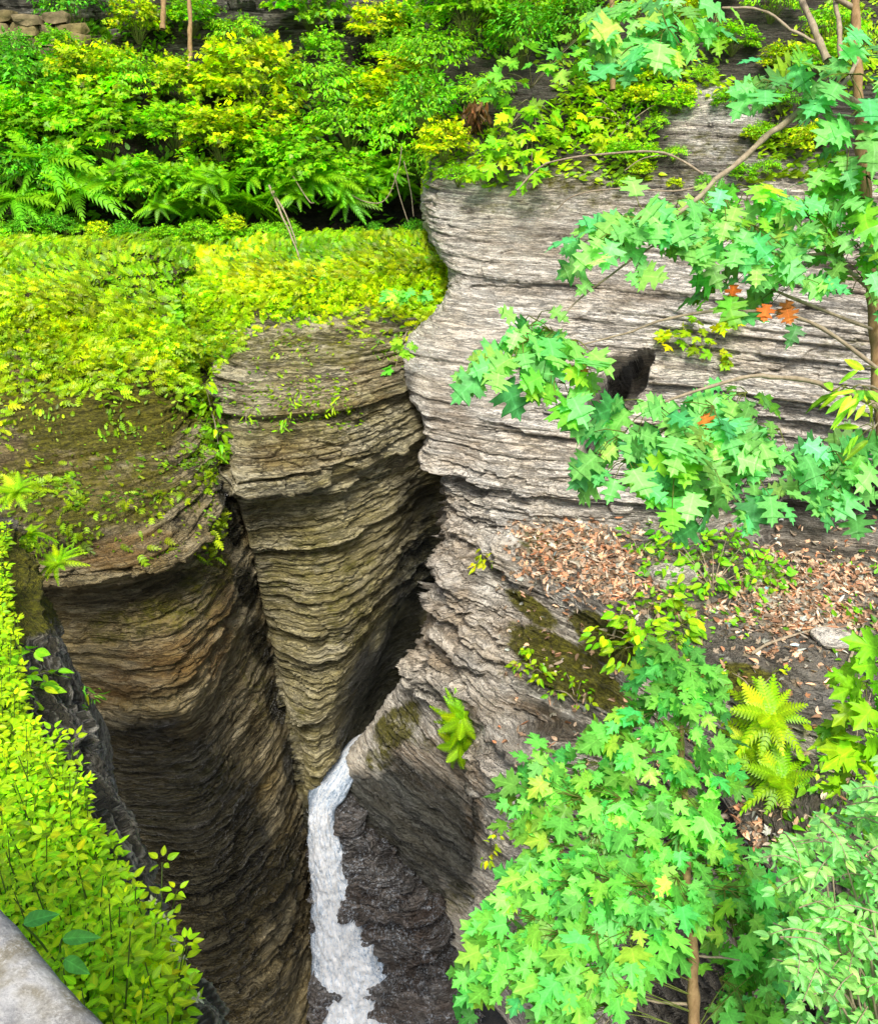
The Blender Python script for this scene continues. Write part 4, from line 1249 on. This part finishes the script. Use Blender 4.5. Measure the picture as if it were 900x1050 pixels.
# ------------------------------------------------------------------ saplings with broad leaves
def leaf_cluster(ac, c, outw, m, spread, leaf, col, tpl, tilt=.35, face=None, var=.27, hue=.15):
    """a spray of leaves round c: they radiate from the twig end, overlap and hang a little"""
    outw = nrmz(outw)
    side = nrmz(np.cross(outw, UPV))
    th = rng.uniform(-2.5, 2.5, m)
    rr = spread * np.sqrt(rng.uniform(.02, 1, m))
    a, b = np.sin(th), np.cos(th)
    rad = outw * b[:, None] + side * a[:, None]
    lay = rng.normal(0, spread * .33, m)
    pos = c + rad * rr[:, None] - UPV * (.45 * rr ** 2 / spread)[:, None] + UPV * lay[:, None]
    d = rad * .85 + outw * .25 - UPV * (tilt * rng.uniform(.2, 1.9, m))[:, None] + rng.normal(0, .28, (m, 3))
    n = UPV * .75 + (np.array([0, -.4, 0]) if face is None else face) + rad * .3 + rng.normal(0, .36, (m, 3))
    s = leaf * rng.uniform(.5, 1.15, m)
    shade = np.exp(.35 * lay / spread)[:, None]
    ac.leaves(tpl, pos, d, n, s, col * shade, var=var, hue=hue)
    for i in range(0, m, 2):
        ac.tube([c - outw * spread * .3, (c + pos[i]) / 2 + UPV * .02, pos[i]], .003, .002, 3, (.22, .26, .05))


# maple sapling, bottom centre
base = at(712, 1250, 4.9)
root = empty('maple_sapling', base)
tr_pts = smooth_line([base, at(712, 1060, 4.9), at(711, 970, 4.95), at(706, 900, 5.3), at(700, 800, 5.65), at(697, 720, 5.8), at(693, 660, 5.9)], 6)
tube_obj('trunk', [(tr_pts, .04, .008)], M_BARK, root, base, 9)
clumps = [(690, 668, 5.85), (668, 690, 5.8), (715, 695, 5.75), (695, 718, 5.6), (733, 735, 5.75), (655, 735, 5.65), (700, 762, 5.45), (618, 760, 5.6), (590, 785, 5.65), (650, 780, 5.45), (738, 790, 5.6),
          (545, 792, 5.6), (530, 815, 5.5), (570, 820, 5.4), (612, 822, 5.35), (660, 825, 5.35), (705, 830, 5.4), (737, 850, 5.6), (590, 852, 5.3), (640, 862, 5.2), (550, 868, 5.35), (690, 872, 5.25),
          (528, 908, 5.25), (560, 908, 5.1), (600, 905, 4.95), (640, 918, 4.9), (680, 915, 5.0), (520, 940, 5.1), (500, 962, 5.15), (486, 990, 5.2), (545, 958, 4.95), (585, 960, 4.8), (625, 962, 4.8), (650, 940, 4.85),
          (520, 995, 5.0), (560, 1000, 4.8), (600, 1000, 4.7), (600, 1045, 4.75), (570, 1050, 4.85),
          (768, 925, 5.2), (775, 960, 5.2), (790, 1052, 5.1), (820, 960, 5.2), (800, 930, 5.3), (765, 1000, 5.1), (800, 985, 5.2), (785, 1035, 5.1), (815, 1020, 5.2), (740, 895, 5.4), (770, 905, 5.4)]
ac = Acc()
br = []
for i, (px, py, d) in enumerate(clumps):
    c = at(px, py, d)
    j = int(np.argmin(np.linalg.norm(tr_pts - (c + UPV * -.25), axis=1)))
    axis = tr_pts[min(j, len(tr_pts) - 1)]
    o = c - axis
    o[2] *= .2
    if np.linalg.norm(o) < .12: o = o + np.array([rng.normal(0, .1), -.3, 0])
    o = nrmz(o + np.array([0, -.25, 0]))
    top = .55 if py < 700 else 1
    c = c - o * .1
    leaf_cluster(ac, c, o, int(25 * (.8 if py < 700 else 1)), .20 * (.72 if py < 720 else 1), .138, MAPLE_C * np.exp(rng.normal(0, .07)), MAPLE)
    br.append((smooth_line([axis, (axis + c) / 2 + UPV * .05, c], 3), .0045, .002))
ac.obj('crown', M_LEAF, root, base)
for pts, r0 in [([(712, 985, 4.95), (680, 988, 4.98), (645, 985, 5.0)], .009), ([(712, 1030, 4.92), (675, 1028, 4.95), (645, 1026, 5.0), (620, 1050, 5.0)], .01), ([(711, 980, 4.95), (735, 982, 5.0), (760, 985, 5.1)], .008), ([(708, 935, 5.1), (722, 943, 5.05), (728, 955, 5.05)], .008)]:
    tube_obj('branch', [(smooth_line([at(*p) for p in pts], 5), r0, .004)], M_TWIG, root, base, 6)
tube_obj('branch', br, M_STEM, root, base, 4)
props(root, 'leafy green maple sapling with five-lobed leaves, bottom centre', 'tree')

# oak at the right: trunk, limbs and sprays of pointed leaves
base = at(935, 1000, 4.2)
root = empty('oak_tree', base)
tube_obj('trunk', [(smooth_line([base, at(918, 700, 4.3), at(905, 450, 4.35), at(897, 320, 4.4), at(890, 240, 4.4), at(884, 150, 4.4), at(878, 60, 4.45), at(876, -40, 4.5)], 6), .045, .02)], M_BARK, root, base, 9)


def limb(pts, r0, r1, sprays):
    path = smooth_line([at(*p) for p in pts], 6)
    b = tube_obj('branch', [(path - base, r0, r1)], M_TWIG, root, None, 7)
    ac = Acc()
    for (px, py, d, m, sp, col) in sprays:
        c = at(px, py, d)
        j = int(np.argmin(np.linalg.norm(path - c, axis=1)))
        o = c - path[max(0, j - 3)]
        o[2] *= .4
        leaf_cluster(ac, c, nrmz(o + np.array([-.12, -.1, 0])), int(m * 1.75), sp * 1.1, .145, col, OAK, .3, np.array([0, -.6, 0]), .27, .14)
    ac.obj('foliage', M_LEAF, b, base)
    return b


OC, OC2 = OAK_C, srgb(120, 200, 60)
limb([(884, 110, 4.4), (850, 98, 4.3), (800, 130, 4.2), (750, 170, 4.0), (700, 215, 3.9), (640, 245, 3.8)], .022, .006,
     [(628, 245, 3.75, 10, .14, OC), (655, 225, 3.8, 12, .14, OC), (685, 215, 3.9, 12, .14, OC), (715, 228, 3.9, 10, .13, OC), (740, 205, 3.95, 10, .13, OC), (770, 235, 4.0, 10, .14, OC), (765, 195, 4.05, 7, .12, OC2),
      (800, 215, 4.1, 10, .15, OC), (830, 225, 4.1, 9, .15, OC)])
limb([(895, 300, 4.4), (860, 270, 4.3), (835, 260, 4.25), (800, 275, 4.2)], .012, .005, [(850, 235, 4.2, 9, .15, OC), (875, 250, 4.25, 9, .15, OC2), (815, 290, 4.15, 8, .13, OC), (790, 262, 4.1, 8, .12, OC), (880, 285, 4.2, 6, .13, OC), (740, 290, 4.1, 4, .08, OC2)])
limb([(880, 60, 4.45), (860, 90, 4.3), (830, 95, 4.2), (795, 85, 4.1)], .012, .005, [(805, 70, 4.15, 6, .12, OC), (790, 85, 4.1, 4, .1, OC), (835, 60, 4.2, 3, .1, OC2), (870, 75, 4.1, 9, .15, OC), (890, 110, 4.1, 9, .15, OC), (870, 140, 4.1, 8, .14, OC), (895, 40, 4.2, 7, .14, OC), (890, 185, 4.15, 9, .15, OC2), (850, 170, 4.2, 5, .12, OC2)])
limb([(905, 420, 4.35), (860, 400, 4.2), (790, 385, 4.05), (730, 395, 3.9), (660, 420, 3.8)], .016, .005,
     [(634, 446, 3.75, 6, .12, OC), (664, 418, 3.8, 9, .13, OC), (640, 474, 3.75, 7, .12, OC), (690, 440, 3.8, 13, .15, OC), (720, 465, 3.85, 13, .16, OC), (725, 420, 3.9, 11, .14, OC), (760, 435, 3.95, 12, .15, OC), (770, 490, 3.9, 9, .14, OC), (795, 445, 4.0, 9, .14, OC), (690, 480, 3.8, 9, .13, OC2), (760, 405, 4.0, 8, .12, OC), (740, 505, 3.9, 5, .1, OC)])
limb([(907, 470, 4.35), (885, 455, 4.25), (860, 450, 4.2)], .01, .005, [(850, 465, 4.15, 8, .13, OC), (880, 480, 4.15, 9, .13, OC), (840, 490, 4.1, 6, .11, OC), (895, 455, 4.2, 7, .13, OC), (870, 505, 4.1, 4, .1, OC)])
limb([(902, 380, 4.35), (830, 330, 4.2), (760, 318, 4.1), (690, 325, 3.95), (640, 342, 3.85), (590, 355, 3.75)], .011, .003,
     [(585, 350, 3.7, 8, .1, OC), (560, 340, 3.7, 8, .1, OC), (535, 350, 3.65, 8, .1, OC), (510, 378, 3.6, 7, .09, OC), (565, 380, 3.65, 8, .1, OC2), (575, 395, 3.65, 4, .07, OC)])
limb([(900, 340, 4.38), (800, 300, 4.2), (700, 245, 4.0), (615, 290, 3.9), (575, 325, 3.75)], .009, .003, [(545, 330, 3.7, 6, .09, OC)])
# upper spray hanging in from the top edge
limb([(878, 10, 4.5), (800, -30, 4.3), (730, -40, 4.2), (680, 0, 4.1)], .014, .005, [(650, 15, 4.05, 9, .13, OC), (680, 30, 4.0, 10, .13, OC), (655, 45, 4.0, 7, .1, OC), (700, 10, 4.1, 8, .12, OC), (640, -5, 4.1, 8, .13, OC), (735, 15, 4.1, 4, .09, OC2)])
# extra bare limbs
for pts, r0 in [([(848, 62, 4.35), (835, 30, 4.4), (818, -10, 4.5)], .02), ([(862, 60, 4.35), (858, 20, 4.45), (855, -20, 4.5)], .014), ([(838, 45, 4.38), (810, 30, 4.4), (780, 10, 4.4), (740, 8, 4.35)], .008)]:
    tube_obj('branch', [(smooth_line([at(*p) for p in pts], 5), r0, r0 * .7)], M_TWIG, root, base, 7)
ac = Acc()
for px, py, d in [(596, 368, 3.7), (592, 374, 3.68), (708, 228, 3.85), (752, 292, 4.05), (809, 308, 4.1), (806, 316, 4.08), (852, 515, 4.08), (786, 312, 4.1), (722, 425, 3.8)]:
    ac.leaves(OAK, [at(px, py, d)], [np.array([.2 * rng.normal(), -.2, -1])], [np.array([rng.normal() * .4, -1, .3])], .085, srgb(206, 128, 60), var=.15)
ac.obj('dead_leaves', M_DRY, root, base)
props(root, 'slender oak with pointed lobed leaves reaching in from the right edge', 'tree')


# smaller broad-leaved saplings on the cliffs
def sapling(name, pts, leaf, m, spread, col, label, tpl=MAPLE, stem_to=None, mat=M_LEAF, cat='sapling', on=None):
    if on:
        pts = [(p[0], p[1], depth_on(on, p[0], p[1]) - spread * .7) for p in pts]
        stem_to = (stem_to[0], stem_to[1], depth_on(on, stem_to[0], stem_to[1]) + .05)
    c0 = at(*pts[0]) if stem_to is None else at(*stem_to)
    root = empty(name, c0)
    ac, st = Acc(), []
    for p in pts:
        c = at(*p)
        o = c - c0
        o[2] *= .3
        leaf_cluster(ac, c, nrmz(o + np.array([0, -.3, 0])), m, spread, leaf, col * np.exp(rng.normal(0, .08)), tpl)
        st.append((smooth_line([c0, (c0 + c) / 2 + UPV * .06, c], 3), .009, .003))
    ac.obj('foliage', mat, root, c0)
    tube_obj('stem', st, M_TWIG, root, c0, 5)
    return props(root, label, cat)


YL = srgb(164, 220, 30)
sapling('maple_sapling', [(535, 105, 13.4), (560, 112, 13.4), (525, 125, 13.3), (550, 135, 13.2), (540, 155, 13.1), (505, 150, 13.3), (495, 168, 13.3), (545, 172, 13.0), (515, 140, 13.2), (560, 130, 13.2)], .2, 14, .26, YL, 'yellow-green maple seedling drooping over the lip of the right cliff', stem_to=(545, 108, 13.9))
sapling('maple_sapling', [(605, 95, 12.2), (620, 110, 12.1), (645, 130, 12), (625, 140, 12), (670, 92, 12), (690, 100, 12), (600, 120, 12.2)], .2, 7, .18, srgb(150, 206, 16), 'lime green maple seedling left of the grey outcrop above the cliff', stem_to=(640, 130, 12.2), on='C')
sapling('maple_sapling', [(540, 55, 13.4), (560, 65, 13.4), (520, 75, 13.4), (590, 40, 13.3), (580, 60, 13.3), (500, 85, 13.5), (610, 25, 13.3)], .26, 7, .3, srgb(116, 200, 60), 'larger fresh green maple spray left of the straight orange trunk', stem_to=(545, 90, 14.3))
sapling('seedling', [(700, 335, 9.8), (720, 350, 9.7), (690, 345, 9.8), (745, 330, 9.6), (735, 362, 9.6), (715, 330, 9.7)], .16, 8, .15, srgb(160, 206, 18), 'small yellow-green seedling against the grey wall above the oak spray', stem_to=(720, 372, 10.2), cat='plant', on='C')
sapling('seedling', [(690, 560, 9.9), (730, 565, 9.6), (755, 575, 9.3), (780, 580, 9.2), (710, 545, 10), (745, 550, 9.5), (700, 590, 9.5), (770, 595, 9.0), (680, 540, 10.1), (730, 590, 9.3), (715, 570, 9), (760, 560, 9), (790, 590, 9), (680, 580, 9)], .15, 26, .26, srgb(120, 196, 30), 'bushy green plant on the middle of the leaf-strewn ledge', OVATE, (730, 605, 9.5), cat='plant', on='C')
sapling('seedling', [(640, 630, 9.4), (665, 640, 9.0), (690, 625, 9.0), (660, 655, 8.9), (690, 655, 8.6), (620, 650, 9.6), (680, 610, 9.2), (640, 665, 9.3), (665, 620, 9), (700, 640, 9), (650, 640, 9)], .16, 22, .2, srgb(140, 200, 24), 'green seedlings on the ledge edge just above the maple sapling', OVATE, (660, 670, 9.3), cat='plant', on='C')
sapling('seedling', [(540, 665, 11.2), (550, 675, 11.1), (535, 680, 11.2), (555, 690, 11)], .11, 14, .12, srgb(170, 212, 24), 'small pale plant clinging to the face below the ledge', OVATE, (545, 690, 11.4), cat='plant', on='C')
sapling('seedling', [(495, 568, 11.8), (500, 575, 11.7), (490, 578, 11.8)], .12, 10, .09, srgb(186, 206, 16), 'tuft of moss-yellow leaves at the left end of the ledge', OVATE, (496, 580, 12), cat='plant', on='C')
sapling('seedling', [(580, 690, 10.3), (595, 700, 10.2), (570, 708, 10.4), (600, 715, 10.1)], .1, 10, .14, srgb(160, 206, 24), 'thin weed in the mossy strip left of the maple sapling top', OVATE, (590, 720, 10.6), cat='plant', on='C')
sapling('seedling', [(653, 560, 10.6), (668, 555, 10.5), (645, 548, 10.7)], .12, 9, .12, srgb(126, 196, 30), 'small weed growing alone in the brown leaves of the ledge', OVATE, (655, 572, 10.9), cat='plant', on='C')
sapling('seedling', [(505, 868, 11.9), (500, 880, 12), (508, 855, 11.9)], .11, 7, .09, srgb(170, 212, 24), 'tiny light plant low on the cliff left of the maple sapling', OVATE, (508, 875, 12.3), cat='plant', on='C')
sapling('seedling', [(413, 298, 13.5), (405, 300, 13.6), (425, 300, 13.5)], .17, 8, .14, srgb(120, 206, 70), 'pale green leaf rosette at the right end of the mossy terrace', MAPLE, (414, 304, 13.9), cat='plant')
sapling('seedling', [(408, 362, 12.9), (415, 350, 12.9), (405, 378, 12.9)], .2, 4, .1, srgb(130, 214, 50), 'bright sprig hanging where the terrace meets the right cliff', MAPLE, (418, 340, 13.5), cat='plant')
sapling('seedling', [(222, 440, 12.5), (224, 455, 12.4), (215, 415, 12.6), (210, 395, 12.7)], .16, 9, .12, srgb(160, 220, 20), 'lime plant hanging in the gully between buttress and far wall', OVATE, (218, 425, 13), cat='plant')
for (px, py, d, lb) in [(255, 425, 12.4, 'lone small plant on the far wall nearest the gully'), (345, 412, 12.7, 'lone plant on the upper far wall below the terrace middle'), (290, 435, 12.5, 'tiny plant low on the far wall above the shadow band'), (300, 408, 12.6, 'small sprig on the far wall between two other sprigs')]:
    sapling('seedling', [(px, py, d), (px + 6, py - 6, d), (px - 3, py + 6, d)], .11, 6, .08, srgb(150, 200, 20), lb, LANCE, (px, py + 4, d + .25), cat='plant')
sapling('seedling', [(95, 712, 7.0), (85, 705, 7.0), (75, 720, 6.8), (60, 715, 6.7)], .075, 12, .07, srgb(120, 190, 40), 'feathery plant on the near bank crest against the brown buttress', LANCE, (80, 722, 7.1), cat='plant')
sapling('seedling', [(20, 690, 5.8), (5, 700, 5.7), (35, 705, 5.9), (15, 725, 5.6), (25, 670, 6), (45, 690, 6.2)], .12, 9, .1, srgb(136, 206, 26), 'clump of broader pointed leaves at the left edge of the near bank', OVATE, (15, 720, 6.0), cat='plant')

# bottom right bush of small paired leaflets
base = at(905, 1130, 4.0)
root = empty('locust_shrub', base)
ac, st = Acc(), []
poly = [(800, 865), (835, 850), (870, 850), (900, 790), (950, 760), (950, 1080), (835, 1080), (815, 1000), (795, 930)]


def in_poly(x, y, pl):
    c = False
    for i in range(len(pl)):
        (x1, y1), (x2, y2) = pl[i], pl[i - 1]
        if (y1 > y) != (y2 > y) and x < (x2 - x1) * (y - y1) / (y2 - y1) + x1: c = not c
    return c


k = 0
while k < 170:
    px, py = random.uniform(785, 950), random.uniform(770, 1080)
    if not in_poly(px, py, poly): continue
    k += 1
    d = random.uniform(3.5, 4.1)
    c = at(px, py, d)
    o = nrmz(np.array([random.uniform(-1, .5), random.uniform(-.7, .2), random.uniform(-.1, .5)]))
    sd = nrmz(np.cross(o, UPV))
    L = random.uniform(.16, .26)
    f = np.repeat(np.linspace(.1, 1, 8), 2)
    sg = np.tile([1, -1], 8)
    pos = c + o * ((f - .6) * L)[:, None] - UPV * (.35 * L * f ** 2)[:, None]
    dirs = o * .6 + sd * sg[:, None] + rv(16, .35)
    dirs[-2:] = o + rv(2, .2)
    ac.leaves(OVATE, pos, dirs, UPV + np.array([0, -.4, 0]) + rv(16, .45), .055 * rng.uniform(.7, 1.2, 16), srgb(150, 220, 122) * np.exp(rng.normal(0, .14)), var=.16, hue=.07)
    st.append((smooth_line([c - o * L * .6, c, c + o * .4 * L - UPV * .3 * L], 3), .0035, .0015))
    if k % 5 == 0: st.append((smooth_line([base, (base + c) / 2 + np.array([0, .05, .1]), c - o * L * .6], 4), .008, .003))
ac.obj('foliage', M_LEAF, root, base)
tube_obj('stem', st, M_TWIG, root, base, 5)
props(root, 'pale green shrub with small paired oval leaves in the lower right corner', 'shrub')
sapling('maple_sapling', [(885, 700, 4.5), (895, 730, 4.4), (880, 745, 4.5), (900, 770, 4.4), (890, 800, 4.4), (905, 680, 4.5)], .15, 8, .13, srgb(140, 206, 30), 'yellow-green maple leaves at the right edge above the paired-leaf shrub', stem_to=(925, 780, 4.6))
sapling('seedling', [(880, 395, 3.9), (890, 415, 3.85), (870, 400, 3.9), (895, 440, 3.9), (900, 380, 3.9)], .14, 7, .08, srgb(174, 224, 54), 'bright yellow-green narrow leaves at the right edge among oak sprays', LANCE, (915, 430, 4.1), cat='plant')
sapling('seedling', [(845, 760, 7.2), (870, 780, 6.8), (830, 790, 7.2), (880, 740, 7), (860, 810, 6.6), (895, 700, 7.2)], .13, 14, .2, srgb(130, 200, 24), 'green leafy plant on the slope above the paired-leaf shrub', OVATE, (870, 800, 7.4), cat='plant', on='C')
sapling('seedling', [(770, 715, 7.9), (795, 690, 8.2), (750, 690, 8.5)], .1, 10, .14, srgb(150, 200, 30), 'little weeds on the mossy rock right of the sapling top', OVATE, (775, 715, 8.2), cat='plant', on='C')

# bare twigs over the right cliff
root = empty('bare_branch', at(725, 185, 11.0))
o0 = np.array(root.location)
tube_obj('branch', [(smooth_line([at(530, 195, 12.0), at(560, 168, 11.9), at(620, 158, 11.6), at(680, 157, 11.2), (at(720, 178, 11.0))], 5), .012, .016),
                    (smooth_line([at(570, 216, 11.9), at(590, 200, 11.7), at(640, 193, 11.4), at(690, 196, 11.1), at(720, 190, 11.0)], 5), .008, .012),
                    (smooth_line([at(640, 175, 11.4), at(660, 162, 11.3), at(690, 158, 11.2)], 5), .006, .008)], M_TWIG, root, o0, 5)
props(root, 'thin bare branch arching over the lip of the right cliff', 'branch')
root = empty('fallen_branch', at(640, 690, 9.3))
o0 = np.array(root.location)
tube_obj('branch', [(smooth_line([at(628, 652, depth_on('C', 628, 652) - .06), at(636, 630, depth_on('C', 636, 630) - .06), at(641, 615, depth_on('C', 641, 615) - .06)], 5), .016, .012)], M_TWIG, root, o0, 5)
props(root, 'short fallen stick leaning on the ledge above the maple sapling', 'branch')
for (pts, lb) in [([(770, 670, 8.6), (800, 655, 8.7), (855, 640, 8.9)], 'long thin stick among the brown leaves right of the sapling top'), ([(865, 690, 8.2), (875, 665, 8.4), (885, 640, 8.8)], 'weathered stick lying on the ledge at the right edge')]:
    stem_thing('fallen_branch', [(x_, y_, depth_on('C', x_, y_) - .03) for x_, y_, _ in pts], .02, .012, lb, 'branch', M_TWIG)


# loose slabs
def rock(name, c, s, label, mat=M_RIGHT, seed=1):
    r = np.random.default_rng(seed)
    nlat, nlon = 24, 36
    th, ph = np.meshgrid(np.linspace(0, math.pi, nlat), np.linspace(0, 2 * math.pi, nlon))
    v = np.stack([np.sin(th) * np.cos(ph), np.sin(th) * np.sin(ph), np.cos(th)], -1)
    v = np.sign(v) * np.abs(v) ** .6
    v = v * (1 + .22 * fbm(v + seed, 1.1, 4, seed))[..., None] * np.array(s) + c
    idx = np.arange(nlat * nlon).reshape(nlon, nlat)
    q = np.stack([idx[:-1, :-1], idx[:-1, 1:], idx[1:, 1:], idx[1:, :-1]], -1).reshape(-1, 4)
    k = nlat * nlon
    o = mesh_obj(name, v.reshape(-1, 3), None, q, mat, None, dict(paint=np.zeros((k, 3)), soil=np.zeros(k)), True, np.array(c))
    return props(o, label, 'rock')


rock('rock_slab', at(636, 520, depth_on('C', 636, 520)), (.16, .14, .05), 'small grey slab at the back of the ledge below the oak spray', seed=3)
rock('rock_slab', at(690, 590, depth_on('C', 690, 590)), (.3, .2, .1), 'grey slab half buried on the ledge beside the bushy plant', seed=4)
rock('rock_slab', at(855, 655, depth_on('C', 855, 655)), (.22, .2, .05), 'flat grey slab on the brown leaves near the right edge', seed=5)
# ------------------------------------------------------------------ light
w = bpy.data.worlds.new('World')
scene.world = w
w.use_nodes = True
nt = w.node_tree
bg = nt.nodes.get('Background') or nt.nodes.new('ShaderNodeBackground')
sky = nt.nodes.new('ShaderNodeTexSky')
sky.sky_type = 'NISHITA'
sky.sun_disc = False
EL, AZ = math.radians(58), math.radians(180)      # sun high behind the camera
sky.sun_elevation = EL
sky.sun_rotation = AZ
sky.dust_density = 4
sky.air_density = 1.2
nt.links.new(sky.outputs[0], bg.inputs[0])
bg.inputs[1].default_value = .15
sd = bpy.data.lights.new('sun', 'SUN')
sd.energy = 4.3
sd.angle = math.radians(20)
sd.color = (1, .96, .88)
so = bpy.data.objects.new('sun', sd)
COL.objects.link(so)
from mathutils import Vector
dirn = Vector((math.sin(AZ) * math.cos(EL), math.cos(AZ) * math.cos(EL), math.sin(EL)))
so.rotation_euler = dirn.to_track_quat('Z', 'Y').to_euler()
scene.view_settings.view_transform = 'Standard'
scene.view_settings.look = 'None'
scene.view_settings.exposure = 0
scene.cycles.max_bounces = 8
scene.cycles.use_denoising = True
